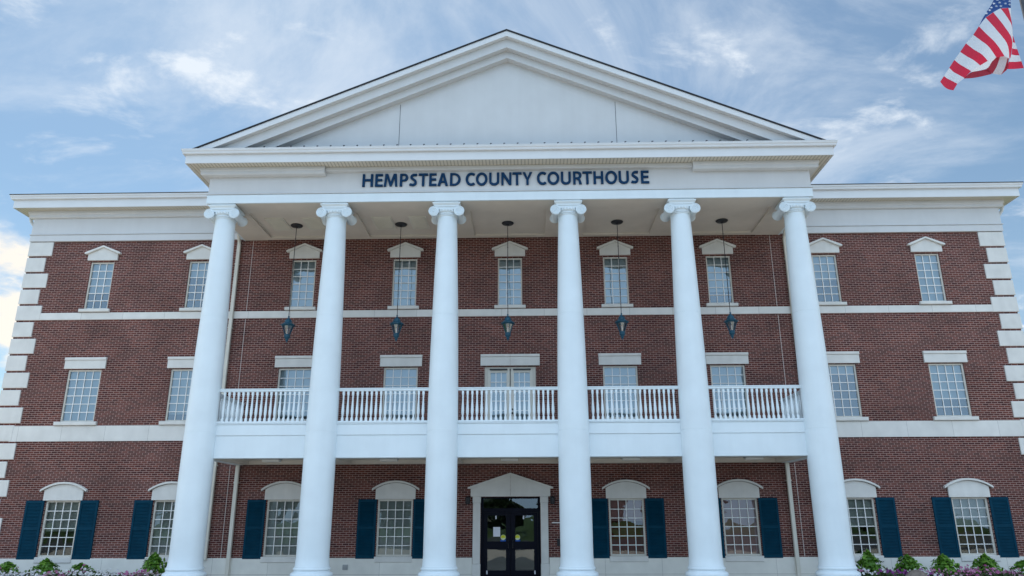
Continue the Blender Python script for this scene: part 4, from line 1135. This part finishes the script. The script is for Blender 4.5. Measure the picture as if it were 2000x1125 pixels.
# thin high cloud, wisps and a low bright bank
mp = N(nt, 'ShaderNodeMapping'); mp.inputs['Scale'].default_value = (1.0, 1.35, 0.0); mp.inputs['Rotation'].default_value = (0, 0, radians(-24)); mp.inputs['Location'].default_value = (15.42, 4.4, 0)
L(dv.outputs[0], mp.inputs[0])
n1 = N(nt, 'ShaderNodeTexNoise'); n1.inputs['Scale'].default_value = 1.5; n1.inputs['Detail'].default_value = 9; n1.inputs['Roughness'].default_value = .62; n1.inputs['Distortion'].default_value = .5
L(mp.outputs[0], n1.inputs['Vector'])
r1 = N(nt, 'ShaderNodeMapRange', interpolation_type='SMOOTHSTEP'); r1.inputs['From Min'].default_value = .46; r1.inputs['From Max'].default_value = .70; L(n1.outputs[0], r1.inputs[0])
n2 = N(nt, 'ShaderNodeTexNoise'); n2.inputs['Scale'].default_value = 4.6; n2.inputs['Detail'].default_value = 10; n2.inputs['Roughness'].default_value = .6; n2.inputs['Distortion'].default_value = .3
L(mp.outputs[0], n2.inputs['Vector'])
r2 = N(nt, 'ShaderNodeMapRange', interpolation_type='SMOOTHSTEP'); r2.inputs['From Min'].default_value = .54; r2.inputs['From Max'].default_value = .74; L(n2.outputs[0], r2.inputs[0])
# bright unseen cloud added behind and beside the camera lights the facade; more low down
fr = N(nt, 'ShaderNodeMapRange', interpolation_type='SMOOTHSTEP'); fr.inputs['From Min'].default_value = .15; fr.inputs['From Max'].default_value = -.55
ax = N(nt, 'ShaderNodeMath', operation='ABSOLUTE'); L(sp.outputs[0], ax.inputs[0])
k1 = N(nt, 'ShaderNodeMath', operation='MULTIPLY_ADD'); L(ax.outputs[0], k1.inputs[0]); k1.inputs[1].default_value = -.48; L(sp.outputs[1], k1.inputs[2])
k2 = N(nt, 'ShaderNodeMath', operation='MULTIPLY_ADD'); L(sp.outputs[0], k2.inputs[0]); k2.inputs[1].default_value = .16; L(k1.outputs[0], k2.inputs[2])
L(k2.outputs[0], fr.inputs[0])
fb = N(nt, 'ShaderNodeMapRange', interpolation_type='SMOOTHSTEP'); fb.inputs['From Min'].default_value = .1; fb.inputs['From Max'].default_value = -.7; L(sp.outputs[1], fb.inputs[0])
lw = N(nt, 'ShaderNodeMapRange', interpolation_type='SMOOTHSTEP'); lw.inputs['From Min'].default_value = .42; lw.inputs['From Max'].default_value = .12; L(sp.outputs[2], lw.inputs[0])
def math(op, a, b, clamp=False):
    n = N(nt, 'ShaderNodeMath', operation=op); n.use_clamp = clamp
    for i, v in enumerate((a, b)):
        if isinstance(v, (int, float)): n.inputs[i].default_value = v
        else: L(v, n.inputs[i])
    return n.outputs[0]
hi = math('MULTIPLY', r1.outputs[0], .50)
wi = math('MULTIPLY', r2.outputs[0], .66)
m1 = math('ADD', hi, wi)
m1 = math('ADD', m1, .10)
low = math('MULTIPLY', lw.outputs[0], math('ADD', .10, math('MULTIPLY', r2.outputs[0], .9)))
m1 = math('ADD', m1, low)
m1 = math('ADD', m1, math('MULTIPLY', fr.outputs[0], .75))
# bright cumulus bank low in the north-west
n4 = N(nt, 'ShaderNodeTexNoise'); n4.inputs['Scale'].default_value = 8.0; n4.inputs['Detail'].default_value = 7; n4.inputs['Roughness'].default_value = .55
mp4 = N(nt, 'ShaderNodeMapping'); mp4.inputs['Scale'].default_value = (1, 1, 1.9); mp4.inputs['Location'].default_value = (6.1, 9.6, 0); L(tc.outputs['Generated'], mp4.inputs[0]); L(mp4.outputs[0], n4.inputs['Vector'])
r4 = N(nt, 'ShaderNodeMapRange', interpolation_type='SMOOTHSTEP'); r4.inputs['From Min'].default_value = .43; r4.inputs['From Max'].default_value = .58; L(n4.outputs[0], r4.inputs[0])
lx = N(nt, 'ShaderNodeMapRange', interpolation_type='SMOOTHSTEP'); lx.inputs['From Min'].default_value = -.36; lx.inputs['From Max'].default_value = -.50; L(sp.outputs[0], lx.inputs[0])
lz = N(nt, 'ShaderNodeMapRange', interpolation_type='SMOOTHSTEP'); lz.inputs['From Min'].default_value = .335; lz.inputs['From Max'].default_value = .285; L(sp.outputs[2], lz.inputs[0])
fy = N(nt, 'ShaderNodeMapRange'); fy.inputs['From Min'].default_value = .2; fy.inputs['From Max'].default_value = .5; L(sp.outputs[1], fy.inputs[0])
bank = math('MULTIPLY', math('MULTIPLY', lx.outputs[0], lz.outputs[0]), math('MULTIPLY', r4.outputs[0], fy.outputs[0]))
m1 = math('ADD', m1, math('MULTIPLY', bank, .8))
mask = math('MINIMUM', m1, .96)
cc = N(nt, 'ShaderNodeMix', data_type='RGBA'); cc.inputs['A'].default_value = (.82, .89, .97, 1); cc.inputs['B'].default_value = (.66, .89, 1.16, 1); L(fb.outputs[0], cc.inputs['Factor'])
wm = N(nt, 'ShaderNodeMix', data_type='RGBA'); L(cc.outputs['Result'], wm.inputs['A']); wm.inputs['B'].default_value = (1.02, .96, .86, 1)
cs = N(nt, 'ShaderNodeMapRange'); cs.inputs['To Min'].default_value = .93; cs.inputs['To Max'].default_value = 1.34; L(fr.outputs[0], cs.inputs[0])  # cloud out of view raised in strength as facade light
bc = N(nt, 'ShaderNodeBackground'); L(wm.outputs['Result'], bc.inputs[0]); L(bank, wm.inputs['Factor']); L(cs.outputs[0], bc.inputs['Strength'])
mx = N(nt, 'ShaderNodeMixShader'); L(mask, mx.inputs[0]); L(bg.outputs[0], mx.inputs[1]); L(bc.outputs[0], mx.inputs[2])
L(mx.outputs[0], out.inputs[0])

vs = S.view_settings
vs.view_transform = 'Standard'; vs.look = 'None'; vs.exposure = 0.17; vs.gamma = 1.0
S.render.engine = 'CYCLES'
try:
    S.cycles.max_bounces = 8; S.cycles.diffuse_bounces = 4; S.cycles.glossy_bounces = 4; S.cycles.transparent_max_bounces = 10; S.cycles.use_denoising = True
except Exception: pass
